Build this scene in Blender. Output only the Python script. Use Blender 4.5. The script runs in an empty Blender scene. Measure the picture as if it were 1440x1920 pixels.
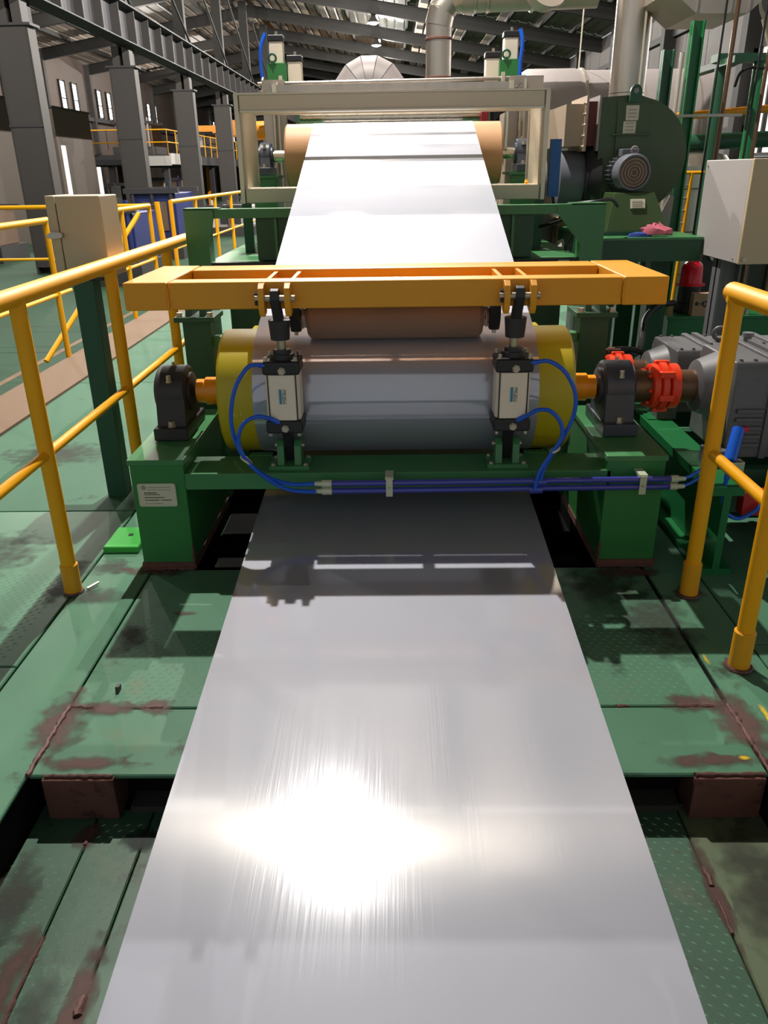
import bpy, bmesh, math, random
from mathutils import Vector, Matrix
random.seed(7)
SC = bpy.context.scene
COL = SC.collection
PI = math.pi

# ------------------------------------------------------------------ camera
cam_d = bpy.data.cameras.new('camera')
cam = bpy.data.objects.new('camera', cam_d)
COL.objects.link(cam)
SC.camera = cam
cam_d.sensor_fit = 'VERTICAL'
cam_d.sensor_height = 36.0
cam_d.lens = 36.0 * 1459.0 / 1920.0
cam_d.clip_start = 0.05
cam_d.clip_end = 400
R = Matrix(((0.99984148, 0.00806527, 0.01587315),
            (0.01129731, 0.40168203, -0.91570951),
            (-0.0137614, 0.91574368, 0.40152725)))
cam.matrix_world = Matrix.Translation((0, 0, 1.6)) @ R.to_4x4()

# ------------------------------------------------------------------ world, exposure
SC.view_settings.view_transform = 'Standard'
SC.view_settings.look = 'None'
SC.view_settings.exposure = 0.0
SC.view_settings.gamma = 1.0
SC.view_settings.use_curve_mapping = False
world = bpy.data.worlds.new('daylight')
SC.world = world
world.use_nodes = True
bg = world.node_tree.nodes['Background']
bg.inputs['Color'].default_value = (0.90, 0.95, 1.0, 1)
bg.inputs['Strength'].default_value = 0.44
LAMP_POWER = 3050.0           # watts of each high-bay lamp (the lamps are built below)


# ------------------------------------------------------------------ materials
def s(r, g, b):
    return tuple(((c / 255.0) / 12.92 if c / 255.0 <= 0.04045 else ((c / 255.0 + 0.055) / 1.055) ** 2.4) for c in (r, g, b)) + (1.0,)


M = {}


def mat(name, col, rough=0.5, metal=0.0, var=0.12, scale=6.0, wear=None, bump=0.0, stretch=(1, 1, 1), coat=0.0, rvar=0.08, spec=0.5, fine=None):
    m = bpy.data.materials.new(name)
    m.use_nodes = True
    nt = m.node_tree
    N, L = nt.nodes, nt.links
    b = N['Principled BSDF']
    tc = N.new('ShaderNodeTexCoord')
    mp = N.new('ShaderNodeMapping')
    mp.inputs['Scale'].default_value = stretch
    L.new(tc.outputs['Object'], mp.inputs['Vector'])
    n1 = N.new('ShaderNodeTexNoise')
    n1.inputs['Scale'].default_value = scale
    n1.inputs['Detail'].default_value = 6
    L.new(mp.outputs[0], n1.inputs['Vector'])
    mx = N.new('ShaderNodeMix')
    mx.data_type = 'RGBA'
    mx.inputs[6].default_value = tuple(c * (1 - var) for c in col[:3]) + (1,)
    mx.inputs[7].default_value = tuple(min(1, c * (1 + var)) for c in col[:3]) + (1,)
    L.new(n1.outputs['Fac'], mx.inputs[0])
    out = mx.outputs[2]
    for (wc, th, ws) in (wear or []):
        n2 = N.new('ShaderNodeTexNoise')
        n2.inputs['Scale'].default_value = ws
        n2.inputs['Detail'].default_value = 8
        n2.inputs['Roughness'].default_value = 0.65
        L.new(tc.outputs['Object'], n2.inputs['Vector'])
        rp = N.new('ShaderNodeMapRange')
        rp.inputs[1].default_value = th
        rp.inputs[2].default_value = th + 0.09
        L.new(n2.outputs['Fac'], rp.inputs[0])
        m2 = N.new('ShaderNodeMix')
        m2.data_type = 'RGBA'
        L.new(rp.outputs[0], m2.inputs[0])
        L.new(out, m2.inputs[6])
        m2.inputs[7].default_value = wc
        out = m2.outputs[2]
    L.new(out, b.inputs['Base Color'])
    rr = N.new('ShaderNodeMapRange')
    rr.inputs[3].default_value = max(0.02, rough - rvar)
    rr.inputs[4].default_value = min(1, rough + rvar)
    L.new(n1.outputs['Fac'], rr.inputs[0])
    L.new(rr.outputs[0], b.inputs['Roughness'])
    b.inputs['Metallic'].default_value = metal
    b.inputs['Specular IOR Level'].default_value = spec
    b.inputs['Coat Weight'].default_value = coat
    b.inputs['Coat Roughness'].default_value = 0.15
    if bump:
        bp = N.new('ShaderNodeBump')
        bp.inputs['Strength'].default_value = bump
        bp.inputs['Distance'].default_value = 0.004
        n3 = N.new('ShaderNodeTexNoise')
        n3.inputs['Scale'].default_value = fine or scale * 6
        n3.inputs['Detail'].default_value = 4
        L.new(mp.outputs[0], n3.inputs['Vector'])
        L.new(n3.outputs['Fac'], bp.inputs['Height'])
        L.new(bp.outputs[0], b.inputs['Normal'])
    M[name] = m
    return m


def glow(name, col, strength):
    m = bpy.data.materials.new(name)
    m.use_nodes = True
    b = m.node_tree.nodes['Principled BSDF']
    b.inputs['Base Color'].default_value = col
    b.inputs['Emission Color'].default_value = col
    b.inputs['Emission Strength'].default_value = strength
    M[name] = m
    return m


RUST = s(86, 52, 42)
mat('deck', s(80, 124, 98), 0.42, var=0.2, scale=2.2, wear=[(s(96, 118, 92), 0.60, 3.0), (s(58, 80, 64), 0.60, 5.0), (s(86, 62, 54), 0.66, 3.4), (s(150, 170, 150), 0.78, 60)], bump=0.12, fine=25, spec=0.3)
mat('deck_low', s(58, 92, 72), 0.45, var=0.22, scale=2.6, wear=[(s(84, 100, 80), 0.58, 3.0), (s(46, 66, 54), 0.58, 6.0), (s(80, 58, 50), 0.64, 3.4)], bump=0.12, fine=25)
mat('deck_pale', s(66, 108, 84), 0.62, var=0.18, scale=2.0, wear=[(s(84, 112, 90), 0.60, 3.0), (s(52, 78, 62), 0.62, 5.0)], bump=0.1, fine=25, spec=0.25)
mat('deck_dirty', s(92, 106, 80), 0.55, var=0.2, scale=3.0, wear=[(s(70, 108, 80), 0.58, 3.0), (s(76, 58, 50), 0.60, 5.0)], bump=0.2, fine=40)
mat('tread', s(140, 176, 156), 0.35, var=0.15, scale=8)
mat('rust', s(104, 66, 56), 0.8, var=0.3, scale=12, wear=[(s(70, 42, 36), 0.58, 14), (s(140, 110, 96), 0.68, 40)], bump=0.5)
mat('rust_weld', s(96, 62, 56), 0.6, var=0.35, scale=30, wear=[(s(130, 96, 92), 0.62, 60)], bump=0.6)
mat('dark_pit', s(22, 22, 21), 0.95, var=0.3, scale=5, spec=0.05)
mat('dark_steel', s(62, 62, 58), 0.6, var=0.25, scale=6, wear=[(s(80, 66, 58), 0.62, 8)])
mat('green', s(66, 128, 78), 0.36, var=0.12, scale=4, wear=[(s(84, 124, 86), 0.68, 7)], bump=0.05)
mat('green_post', s(48, 122, 60), 0.42, var=0.12, scale=4, wear=[(s(74, 120, 76), 0.68, 7)], bump=0.05)
mat('green_dark', s(36, 82, 56), 0.45, var=0.12, scale=4)
mat('green_olive', s(60, 80, 46), 0.4, var=0.1, scale=3)
mat('green_bright', s(62, 176, 70), 0.4, var=0.08, scale=6)
mat('green_tank', s(28, 108, 58), 0.35, var=0.1, scale=4)
mat('yellow', s(246, 172, 8), 0.5, var=0.07, scale=6, wear=[(s(190, 110, 20), 0.74, 9)], spec=0.35)
mat('yellow_arm', s(232, 158, 24), 0.42, var=0.06, scale=5, wear=[(s(200, 120, 24), 0.7, 12)])
mat('yellow_worn', s(232, 160, 22), 0.42, var=0.08, scale=10, wear=[(s(96, 52, 30), 0.64, 30)])
mat('urethane', s(186, 170, 20), 0.45, var=0.05, scale=5, wear=[(s(164, 140, 18), 0.62, 4)])
mat('rubber_tan', s(196, 150, 108), 0.55, var=0.06, scale=10, stretch=(1, 14, 14))
mat('rubber_brown', s(136, 108, 90), 0.6, var=0.06, scale=10, stretch=(1, 14, 14))
mat('orange_shaft', s(240, 150, 16), 0.3, var=0.08, scale=6)
mat('steel', s(186, 178, 160), 0.28, 1.0, var=0.1, scale=12)
mat('stainless', s(190, 180, 168), 0.34, 0.9, var=0.14, scale=6, stretch=(3, 3, 0.4))
mat('stainless_dull', s(176, 166, 154), 0.5, 0.7, var=0.16, scale=4)
mat('bolt_steel', s(190, 180, 160), 0.4, 0.8, var=0.15, scale=30)
mat('hub_brown', s(112, 84, 62), 0.42, 0.6, var=0.35, scale=10, stretch=(30, 1, 1))
mat('aluminium', s(206, 192, 168), 0.45, 0.35, var=0.04, scale=5)
mat('aluminium_edge', s(216, 206, 186), 0.4, 0.4, var=0.04, scale=5)
mat('cylinder_body', s(236, 222, 200), 0.4, 0.0, var=0.03, scale=5)
mat('black_cast', s(34, 33, 34), 0.45, var=0.15, scale=10)
mat('charcoal', s(46, 44, 46), 0.5, var=0.15, scale=10, bump=0.1)
mat('slate', s(62, 68, 80), 0.35, var=0.1, scale=8)
mat('gearbox_grey', s(98, 98, 100), 0.45, var=0.1, scale=6, wear=[(s(80, 80, 84), 0.62, 10)], bump=0.1)
mat('motor_grey', s(110, 112, 120), 0.38, var=0.08, scale=8)
mat('coupling', s(238, 66, 30), 0.38, var=0.05, scale=8)
mat('hose_blue', s(24, 90, 205), 0.25, var=0.06, scale=10)
mat('pipe_blue', s(58, 66, 160), 0.22, var=0.08, scale=6, coat=0.4)
mat('hose_black', s(24, 22, 22), 0.5, var=0.1, scale=10)
mat('clamp_pale', s(196, 204, 178), 0.45, 0.2, var=0.05, scale=10)
mat('cabinet_cream', s(196, 178, 146), 0.5, var=0.03, scale=4)
mat('cabinet_grey', s(180, 173, 171), 0.5, var=0.03, scale=4)
mat('cabinet_post', s(112, 110, 114), 0.5, var=0.06, scale=4)
mat('blue_panel', s(36, 92, 158), 0.5, var=0.06, scale=4)
mat('label_white', s(206, 200, 180), 0.45, var=0.04, scale=10)
mat('label_ink', s(70, 72, 66), 0.6, var=0.1, scale=10)
mat('label_ink_pale', s(150, 146, 132), 0.6, var=0.1, scale=10)
mat('label_blue', s(40, 130, 170), 0.5, var=0.1, scale=10)
mat('chalk', s(214, 216, 140), 0.6, var=0.05, scale=10)
mat('insulation', s(146, 138, 136), 0.55, 0.1, var=0.06, scale=1.5)
mat('casing_beige', s(180, 160, 140), 0.55, 0.1, var=0.06, scale=1.5)
mat('flex_red', s(104, 50, 44), 0.7, var=0.2, scale=6)
mat('red_gloss', s(214, 20, 40), 0.25, var=0.05, scale=6)
mat('red_paint', s(170, 30, 40), 0.4, var=0.1, scale=6)
mat('pink_cloth', s(214, 110, 130), 0.8, var=0.25, scale=14)
mat('blue_cloth', s(30, 60, 140), 0.8, var=0.25, scale=14)
mat('cardboard', s(176, 140, 110), 0.8, var=0.1, scale=8)
mat('plastic_film', s(216, 210, 206), 0.25, var=0.2, scale=20)
mat('column_grey', s(60, 57, 55), 0.65, var=0.08, scale=1.2, spec=0.3)
mat('girder_grey', s(56, 55, 58), 0.65, var=0.08, scale=1.2, spec=0.3)
mat('rafter_grey', s(31, 30, 28), 0.65, var=0.1, scale=1.2, spec=0.3)
mat('roof_sheet', s(120, 111, 101), 0.7, 0.0, var=0.25, scale=0.9, stretch=(1, 0.25, 1), spec=0.3)
mat('wall_sheet', s(82, 71, 65), 0.65, var=0.12, scale=0.8)
mat('wall_sheet_right', s(62, 58, 55), 0.65, var=0.12, scale=0.8)
mat('partition', s(78, 68, 60), 0.65, var=0.06, scale=0.5)
mat('floor_paint', s(46, 74, 56), 0.75, var=0.2, scale=0.8, wear=[(s(62, 70, 62), 0.6, 1.5)], spec=0.2)
mat('curb', s(120, 98, 78), 0.7, var=0.1, scale=5, wear=[(s(104, 80, 70), 0.6, 5)], spec=0.25)
mat('orange_crane', s(240, 150, 14), 0.45, var=0.05, scale=1)
mat('navy', s(34, 44, 100), 0.45, var=0.2, scale=2)
mat('machine_dark', s(50, 48, 48), 0.55, var=0.25, scale=2)
mat('machine_brown', s(104, 82, 66), 0.6, var=0.25, scale=3)
mat('machine_pale', s(180, 176, 172), 0.5, var=0.1, scale=2)
mat('banner_red', s(200, 44, 58), 0.6, var=0.05, scale=2)
mat('banner_white', s(220, 190, 180), 0.6, var=0.05, scale=2)
mat('lamp_shade', s(90, 88, 84), 0.4, 0.6, var=0.05, scale=4)
glow('lamp_lens', (1.0, 0.95, 0.85, 1), 14.0)
glow('window_light', (1.0, 0.97, 0.95, 1), 3.2)
glow('window_light_dim', (1.0, 0.90, 0.86, 1), 0.55)
glow('indicator_red', (1.0, 0.03, 0.06, 1), 1.2)


def strip_mat():
    m = bpy.data.materials.new('galvanised_strip')
    m.use_nodes = True
    nt = m.node_tree
    N, L = nt.nodes, nt.links
    b = N['Principled BSDF']
    outn = N['Material Output']
    tc = N.new('ShaderNodeTexCoord')
    mp = N.new('ShaderNodeMapping')
    mp.inputs['Scale'].default_value = (60, 0.9, 0.9)
    L.new(tc.outputs['Object'], mp.inputs['Vector'])
    n = N.new('ShaderNodeTexNoise')
    n.inputs['Scale'].default_value = 3
    n.inputs['Detail'].default_value = 5
    L.new(mp.outputs[0], n.inputs['Vector'])
    g = N.new('ShaderNodeTexNoise')
    g.inputs['Scale'].default_value = 420
    g.inputs['Detail'].default_value = 2
    L.new(tc.outputs['Object'], g.inputs['Vector'])
    r1 = N.new('ShaderNodeMapRange')
    r1.inputs[3].default_value = 0.06
    r1.inputs[4].default_value = 0.11
    L.new(n.outputs['Fac'], r1.inputs[0])
    L.new(r1.outputs[0], b.inputs['Roughness'])
    c = N.new('ShaderNodeMix')
    c.data_type = 'RGBA'
    c.inputs[6].default_value = (0.74, 0.75, 0.79, 1)
    c.inputs[7].default_value = (0.86, 0.87, 0.90, 1)
    L.new(g.outputs['Fac'], c.inputs[0])
    L.new(c.outputs[2], b.inputs['Base Color'])
    b.inputs['Metallic'].default_value = 1.0
    bp = N.new('ShaderNodeBump')
    bp.inputs['Strength'].default_value = 0.09
    bp.inputs['Distance'].default_value = 0.002
    L.new(n.outputs['Fac'], bp.inputs['Height'])
    L.new(bp.outputs[0], b.inputs['Normal'])
    b2 = N.new('ShaderNodeBsdfPrincipled')
    b2.inputs['Metallic'].default_value = 1.0
    b2.inputs['Roughness'].default_value = 0.78
    b2.inputs['Base Color'].default_value = (0.51, 0.522, 0.58, 1)
    mx = N.new('ShaderNodeMixShader')
    mx.inputs[0].default_value = 0.77
    # faint brushed lobe, wide across the rolling direction
    b3 = N.new('ShaderNodeBsdfPrincipled')
    b3.inputs['Metallic'].default_value = 1.0
    b3.inputs['Roughness'].default_value = 0.24
    b3.inputs['Anisotropic'].default_value = 0.95
    b3.inputs['Anisotropic Rotation'].default_value = 0.25
    b3.inputs['Base Color'].default_value = (0.85, 0.80, 0.72, 1)
    tg = N.new('ShaderNodeTangent')
    tg.direction_type = 'RADIAL'
    tg.axis = 'X'
    L.new(tg.outputs[0], b3.inputs['Tangent'])
    m3 = N.new('ShaderNodeMixShader')
    m3.inputs[0].default_value = 0.025
    L.new(b2.outputs[0], m3.inputs[1])
    L.new(b3.outputs[0], m3.inputs[2])
    L.new(b.outputs[0], mx.inputs[1])
    L.new(m3.outputs[0], mx.inputs[2])
    L.new(mx.outputs[0], outn.inputs['Surface'])
    M['strip'] = m


strip_mat()


# ------------------------------------------------------------------ mesh builder
class MB:
    def __init__(self):
        self.v = []
        self.f = []

    def add(self, vs, fs):
        o = len(self.v)
        self.v += [Vector(p) for p in vs]
        self.f += [tuple(i + o for i in f) for f in fs]
        return self

    def box(self, x0, x1, y0, y1, z0, z1):
        return self.add([(x0, y0, z0), (x1, y0, z0), (x1, y1, z0), (x0, y1, z0), (x0, y0, z1), (x1, y0, z1), (x1, y1, z1), (x0, y1, z1)],
                        [(0, 3, 2, 1), (4, 5, 6, 7), (0, 1, 5, 4), (1, 2, 6, 5), (2, 3, 7, 6), (3, 0, 4, 7)])

    def lathe(self, p0, axis, prof, n=28, cap=True):
        p0, a = Vector(p0), Vector(axis).normalized()
        u = a.orthogonal().normalized()
        w = a.cross(u)
        vs, fs = [], []
        for t, r in prof:
            for k in range(n):
                q = 2 * PI * k / n
                vs.append(p0 + a * t + (u * math.cos(q) + w * math.sin(q)) * r)
        for i in range(len(prof) - 1):
            for k in range(n):
                fs.append((i * n + k, i * n + (k + 1) % n, (i + 1) * n + (k + 1) % n, (i + 1) * n + k))
        if cap:
            fs.append(tuple(range(n - 1, -1, -1)))
            fs.append(tuple((len(prof) - 1) * n + k for k in range(n)))
        return self.add(vs, fs)

    def cyl(self, p0, p1, r, n=20, r1=None):
        d = Vector(p1) - Vector(p0)
        return self.lathe(p0, d, [(0, r), (d.length, r if r1 is None else r1)], n)

    def prism(self, poly, plane, a, b):
        # poly: 2-D points, extruded from a to b along the axis the plane lacks
        def P(u, v, t):
            return {'xz': (u, t, v), 'yz': (t, u, v), 'xy': (u, v, t)}[plane]
        n = len(poly)
        vs = [P(u, v, a) for u, v in poly] + [P(u, v, b) for u, v in poly]
        fs = [tuple(range(n - 1, -1, -1)), tuple(range(n, 2 * n))] + [(i, (i + 1) % n, n + (i + 1) % n, n + i) for i in range(n)]
        return self.add(vs, fs)

    def tube(self, pts, r, n=10, smooth=6, rr=None):
        pts = [Vector(p) for p in pts]
        if smooth and len(pts) > 2:
            q = [pts[0] * 2 - pts[1]] + pts + [pts[-1] * 2 - pts[-2]]
            o = []
            for i in range(1, len(q) - 2):
                for k in range(smooth):
                    t = k / smooth
                    a, b, c, d = q[i - 1], q[i], q[i + 1], q[i + 2]
                    o.append(0.5 * ((2 * b) + (c - a) * t + (2 * a - 5 * b + 4 * c - d) * t * t + (3 * b - a - 3 * c + d) * t ** 3))
            pts = o + [pts[-1]]
        vs, fs = [], []
        t0 = (pts[1] - pts[0]).normalized()
        u = t0.orthogonal().normalized()
        for i, p in enumerate(pts):
            t = (pts[min(i + 1, len(pts) - 1)] - pts[max(i - 1, 0)]).normalized()
            u = (u - t * u.dot(t)).normalized()
            w = t.cross(u)
            for k in range(n):
                a = 2 * PI * k / n
                vs.append(p + (u * math.cos(a) + w * math.sin(a)) * (rr[i] if rr else r))
        for i in range(len(pts) - 1):
            for k in range(n):
                fs.append((i * n + k, i * n + (k + 1) % n, (i + 1) * n + (k + 1) % n, (i + 1) * n + k))
        fs.append(tuple(range(n - 1, -1, -1)))
        fs.append(tuple((len(pts) - 1) * n + k for k in range(n)))
        return self.add(vs, fs)

    def torus(self, c, axis, r, t, n=24, m=8):
        a = Vector(axis).normalized()
        u = a.orthogonal().normalized()
        w = a.cross(u)
        c = Vector(c)
        vs, fs = [], []
        for i in range(n):
            q = 2 * PI * i / n
            d = u * math.cos(q) + w * math.sin(q)
            for j in range(m):
                h = 2 * PI * j / m
                vs.append(c + d * (r + t * math.cos(h)) + a * t * math.sin(h))
        for i in range(n):
            for j in range(m):
                fs.append((i * m + j, ((i + 1) % n) * m + j, ((i + 1) % n) * m + (j + 1) % m, i * m + (j + 1) % m))
        return self.add(vs, fs)


W = {}


def mesh_of(mb, name, m, origin, angle=35):
    me = bpy.data.meshes.new(name)
    o = Vector(origin)
    me.from_pydata([p - o for p in mb.v], [], mb.f)
    bm = bmesh.new()
    bm.from_mesh(me)
    bmesh.ops.recalc_face_normals(bm, faces=bm.faces)
    bm.to_mesh(me)
    bm.free()
    me.shade_smooth()
    me.set_sharp_from_angle(angle=math.radians(angle))
    if m:
        me.materials.append(M[m])
    return me


def tag(o, label=None, cat=None, group=None, kind=None):
    for k, v in (('label', label), ('category', cat), ('group', group), ('kind', kind)):
        if v:
            o[k] = v
    return o


def obj(name, mb, m, parent=None, bevel=0.0, label=None, angle=35):
    if parent is not None:
        org = W[parent]
    else:
        xs = [p.x for p in mb.v]
        ys = [p.y for p in mb.v]
        zs = [p.z for p in mb.v]
        org = Vector(((min(xs) + max(xs)) / 2, (min(ys) + max(ys)) / 2, min(zs)))
    o = bpy.data.objects.new(name, mesh_of(mb, name, m, org, angle))
    COL.objects.link(o)
    if parent is not None:
        o.parent = parent
        W[o] = org.copy()
    else:
        o.location = org
        W[o] = org.copy()
    if bevel:
        bv = o.modifiers.new('bevel', 'BEVEL')
        bv.width = bevel
        bv.segments = 2
        bv.limit_method = 'ANGLE'
        bv.angle_limit = math.radians(40)
        bv.harden_normals = True
    if label:
        o['label'] = label
    return o


def thing(name, label, cat, loc=(0, 0, 0), group=None, kind=None):
    o = bpy.data.objects.new(name, None)
    o.empty_display_size = 0.1
    COL.objects.link(o)
    o.location = loc
    W[o] = Vector(loc)
    return tag(o, label, cat, group, kind)


def single(name, mb, m, label, cat, group=None, bevel=0.0, kind=None):
    return tag(obj(name, mb, m, None, bevel), label, cat, group, kind)


CACHE = {}


def bolt(parent, p, axis, r=0.012, h=0.012, m='bolt_steel', name='bolt'):
    key = (axis, r, h, m)
    if key not in CACHE:
        mb = MB()
        a = Vector(axis)
        mb.lathe((0, 0, 0), a, [(0, r * 1.25), (h * 0.2, r * 1.25), (h * 0.2, r), (h, r * 0.95)], 6)
        CACHE[key] = mesh_of(mb, name, m, (0, 0, 0), 20)
    o = bpy.data.objects.new(name, CACHE[key])
    COL.objects.link(o)
    o.parent = parent
    o.location = Vector(p) - W[parent]
    W[o] = Vector(p)
    return o


def copy_tree(o, parent=None):
    c = o.copy()
    COL.objects.link(c)
    if parent is not None:
        c.parent = parent
    for ch in list(o.children):
        copy_tree(ch, c)
    return c


def text(parent, body, size, origin, rot, m, name='lettering'):
    cu = bpy.data.curves.new(name, 'FONT')
    cu.body = body
    cu.size = size
    cu.extrude = 0.0005
    cu.align_x = 'CENTER'
    cu.align_y = 'CENTER'
    cu.materials.append(M[m])
    tmp = bpy.data.objects.new(name, cu)
    me = bpy.data.meshes.new_from_object(tmp)
    bpy.data.objects.remove(tmp)
    o = bpy.data.objects.new(name, me)
    COL.objects.link(o)
    o.parent = parent
    o.location = Vector(origin) - W[parent]
    o.rotation_euler = rot
    return o


def eye_bolt(parent, p, r, t, m, axis=(0, 1, 0)):
    mb = MB().torus((p[0], p[1], p[2] + r + t), axis, r, t, 20, 8).cyl((p[0], p[1], p[2] - 0.005), (p[0], p[1], p[2] + t * 2), t * 1.3, 12)
    return obj('lifting_eye', mb, m, parent)


# ------------------------------------------------------------------ building shell
fl = obj('floor', MB().box(-26, 16, -6, 112, -0.75, -0.45), 'floor_paint')
fl['kind'] = 'structure'
obj('lane_line', MB().box(-4.3, -4.22, 4, 14, -0.45, -0.447), 'curb', fl)

RIDGE_X, RIDGE_Z, SLOPE = -7.6, 9.95, 0.16


def roof_z(x):
    return RIDGE_Z - SLOPE * abs(x - RIDGE_X)


ceil = thing('ceiling', None, None, (0, 0, 8.0), kind='structure')
for i in range(14):
    y0, y1 = -6 + i * 8.0, -6 + (i + 1) * 8.0 - 0.03
    for xa, xb in ((-19.4, RIDGE_X), (RIDGE_X, 9.8)):
        mb = MB()
        n = int((xb - xa) / 0.5)
        lo, hi = [], []
        for k in range(n + 1):
            x = xa + (xb - xa) * k / n
            for (dx, dz) in ((0, 0), (0.05, 0.05), (0.12, 0.05), (0.17, 0)):
                if x + dx <= xb:
                    hi.append((x + dx, roof_z(x + dx) + dz))
        for (x, z) in hi:
            lo.append((x, z + 0.03))
        vs, fs = [], []
        nn = len(hi)
        for (x, z) in hi:
            vs += [(x, y0, z), (x, y1, z)]
        for k in range(nn - 1):
            fs.append((2 * k, 2 * k + 1, 2 * k + 3, 2 * k + 2))
        mb.add(vs, fs)
        obj('roof_sheet', mb, 'roof_sheet', ceil)
for k in range(-7, 12):
    x = RIDGE_X + 0.8 + k * 1.5 if k >= 0 else RIDGE_X - 0.8 + (k + 1) * 1.5
    if x < -19.2 or x > 9.6:
        continue
    z = roof_z(x)
    obj('purlin', MB().box(x - 0.03, x + 0.03, -6, 106, z - 0.2, z - 0.02).box(x - 0.03, x + 0.08, -6, 106, z - 0.21, z - 0.2), 'rafter_grey', ceil)
for k in range(-2, 14):
    y = 13.1 + k * 7.07
    for xa, xb in ((-19.2, RIDGE_X), (RIDGE_X, 9.6)):
        za, zb = roof_z(xa) - 0.21, roof_z(xb) - 0.21
        mb = MB()
        mb.prism([(xa, za), (xb, zb), (xb, zb - 0.03), (xa, za - 0.03)], 'xz', y - 0.13, y + 0.13)
        mb.prism([(xa, za - 0.03), (xb, zb - 0.03), (xb, zb - 0.52), (xa, za - 0.52)], 'xz', y - 0.012, y + 0.012)
        mb.prism([(xa, za - 0.52), (xb, zb - 0.52), (xb, zb - 0.55), (xa, za - 0.55)], 'xz', y - 0.13, y + 0.13)
        obj('rafter', mb, 'rafter_grey', ceil)

# left wall with its window strips, right wall, far wall
wl = obj('wall_left', MB().box(-19.5, -19.3, 4, 112, -0.45, 8.2), 'wall_sheet')
wl['kind'] = 'structure'
wi = 0
for k in range(9):
    base = 43.4 + k * 7.35
    if k >= 2:
        base = 50.3 + (k - 1) * 6.6 if k == 2 else 56.9 + (k - 2) * 11.2
    for dy in (0.0, 1.9):
        wi += 1
        y = base + dy
        w = obj('window_%d' % wi, MB().box(-19.29, -19.25, y, y + 0.75, 5.08, 6.62), 'window_light')
        w['kind'] = 'structure'
        obj('mullion', MB().box(-19.25, -19.2, y, y + 0.75, 5.72, 5.77), 'rafter_grey', w)
        obj('frame', MB().box(-19.29, -19.18, y - 0.08, y, 5.0, 6.7).box(-19.29, -19.18, y + 0.75, y + 0.83, 5.0, 6.7), 'rafter_grey', w)
for k in range(14):
    y = 6 + k * 7.07
    obj('girt_post', MB().box(-19.3, -19.0, y - 0.15, y + 0.15, -0.45, 7.9), 'column_grey', wl)
obj('sill_rail', MB().box(-19.3, -19.05, 4, 110, 4.72, 4.95), 'girder_grey', wl)

wr = thing('wall_right', None, None, (9.7, 60, -0.45), kind='structure')
for k in range(42):
    y = 23.6 + k * 2.0
    obj('wall_panel', MB().box(9.6, 9.7, y, y + 1.96, -0.45, 7.0), 'wall_sheet_right', wr)
for k in range(12):
    y = 23.8 + k * 7.07
    obj('wall_post', MB().box(9.2, 9.6, y - 0.2, y + 0.2, -0.45, 6.9), 'rafter_grey', wr)
for z in (2.4, 4.2, 5.6):
    obj('wall_rail', MB().box(9.45, 9.6, 23.6, 106, z, z + 0.2), 'rafter_grey', wr)
for k, (y0, y1, z0, z1) in enumerate(((17.0, 20.4, 1.9, 4.4), (17.0, 20.4, -0.2, 1.4), (20.7, 23.4, 1.9, 4.4), (20.7, 23.4, -0.2, 1.4), (13.6, 16.7, 1.9, 4.4), (13.6, 16.7, -0.2, 1.4))):
    w = obj('window_%d' % (wi + 1 + k), MB().box(9.6, 9.64, y0, y1, z0, z1), 'window_light' if y0 < 20.5 else 'window_light_dim')
    w['kind'] = 'structure'
    mb = MB()
    for q in range(4):
        yy = y0 + (y1 - y0) * q / 3
        mb.box(9.5, 9.6, yy - 0.04, yy + 0.04, z0, z1)
    mb.box(9.5, 9.6, y0, y1, z0 - 0.08, z0).box(9.5, 9.6, y0, y1, z1, z1 + 0.08)
    obj('frame', mb, 'rafter_grey', w)
obj('sill_wall', MB().box(9.6, 9.7, 13.4, 23.6, 1.5, 1.8).box(9.6, 9.7, 13.4, 23.6, 4.5, 7.0).box(9.6, 9.7, 13.4, 23.6, -0.45, -0.2), 'wall_sheet_right', wr)
wf = obj('wall_far', MB().box(-19.5, 9.8, 106, 106.2, -0.45, 9.9), 'wall_sheet')
wf['kind'] = 'structure'

# columns and crane girder of the left aisle
col0 = None
ordn = ['nearest the control box', 'second from the control box', 'third from the control box', 'fourth from the control box', 'fifth from the control box', 'sixth from the control box']
for k in range(6):
    y = 18.5 + 7.07 * k
    if k == 0:
        t = thing('steel_column', '', 'column', (-7.75, y, -0.45), 'columns of the left aisle')
        mb = MB().box(-8.1, -7.42, y - 0.012, y + 0.012, -0.45, 3.9)
        mb.box(-8.12, -8.08, y - 0.2, y + 0.2, -0.45, 4.4).box(-7.44, -7.40, y - 0.2, y + 0.2, -0.45, 4.4)
        obj('shaft', mb, 'column_grey', t)
        obj('web_plate', MB().box(-8.08, -7.44, y - 0.21, y - 0.19, -0.3, 4.4), 'column_grey', t)
        obj('cap_plate', MB().box(-8.2, -7.32, y - 0.25, y + 0.25, 4.4, 4.45), 'girder_grey', t)
        for dx in (-0.24, 0.06):
            obj('bracket_rib', MB().box(-7.75 + dx, -7.75 + dx + 0.2, y - 0.18, y + 0.18, 4.45, 4.95), 'column_grey', t)
        obj('splice_band', MB().box(-8.13, -7.39, y - 0.225, y - 0.21, 2.55, 2.6), 'girder_grey', t)
        obj('roof_post', MB().box(-7.95, -7.55, y + 0.2, y + 0.5, 4.45, 9.7), 'rafter_grey', t)
        col0 = t
    else:
        t = copy_tree(col0)
        t.location.y = y
    t['label'] = 'tall grey steel column carrying the crane girder, %s' % ordn[k]
gd = thing('crane_girder', 'long dark grey crane girder with stiffener ribs along the left column tops', 'girder', (-7.5, 40, 4.95))
obj('girder_web', MB().box(-7.52, -7.48, 8, 75, 4.98, 5.82), 'girder_grey', gd)
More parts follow.
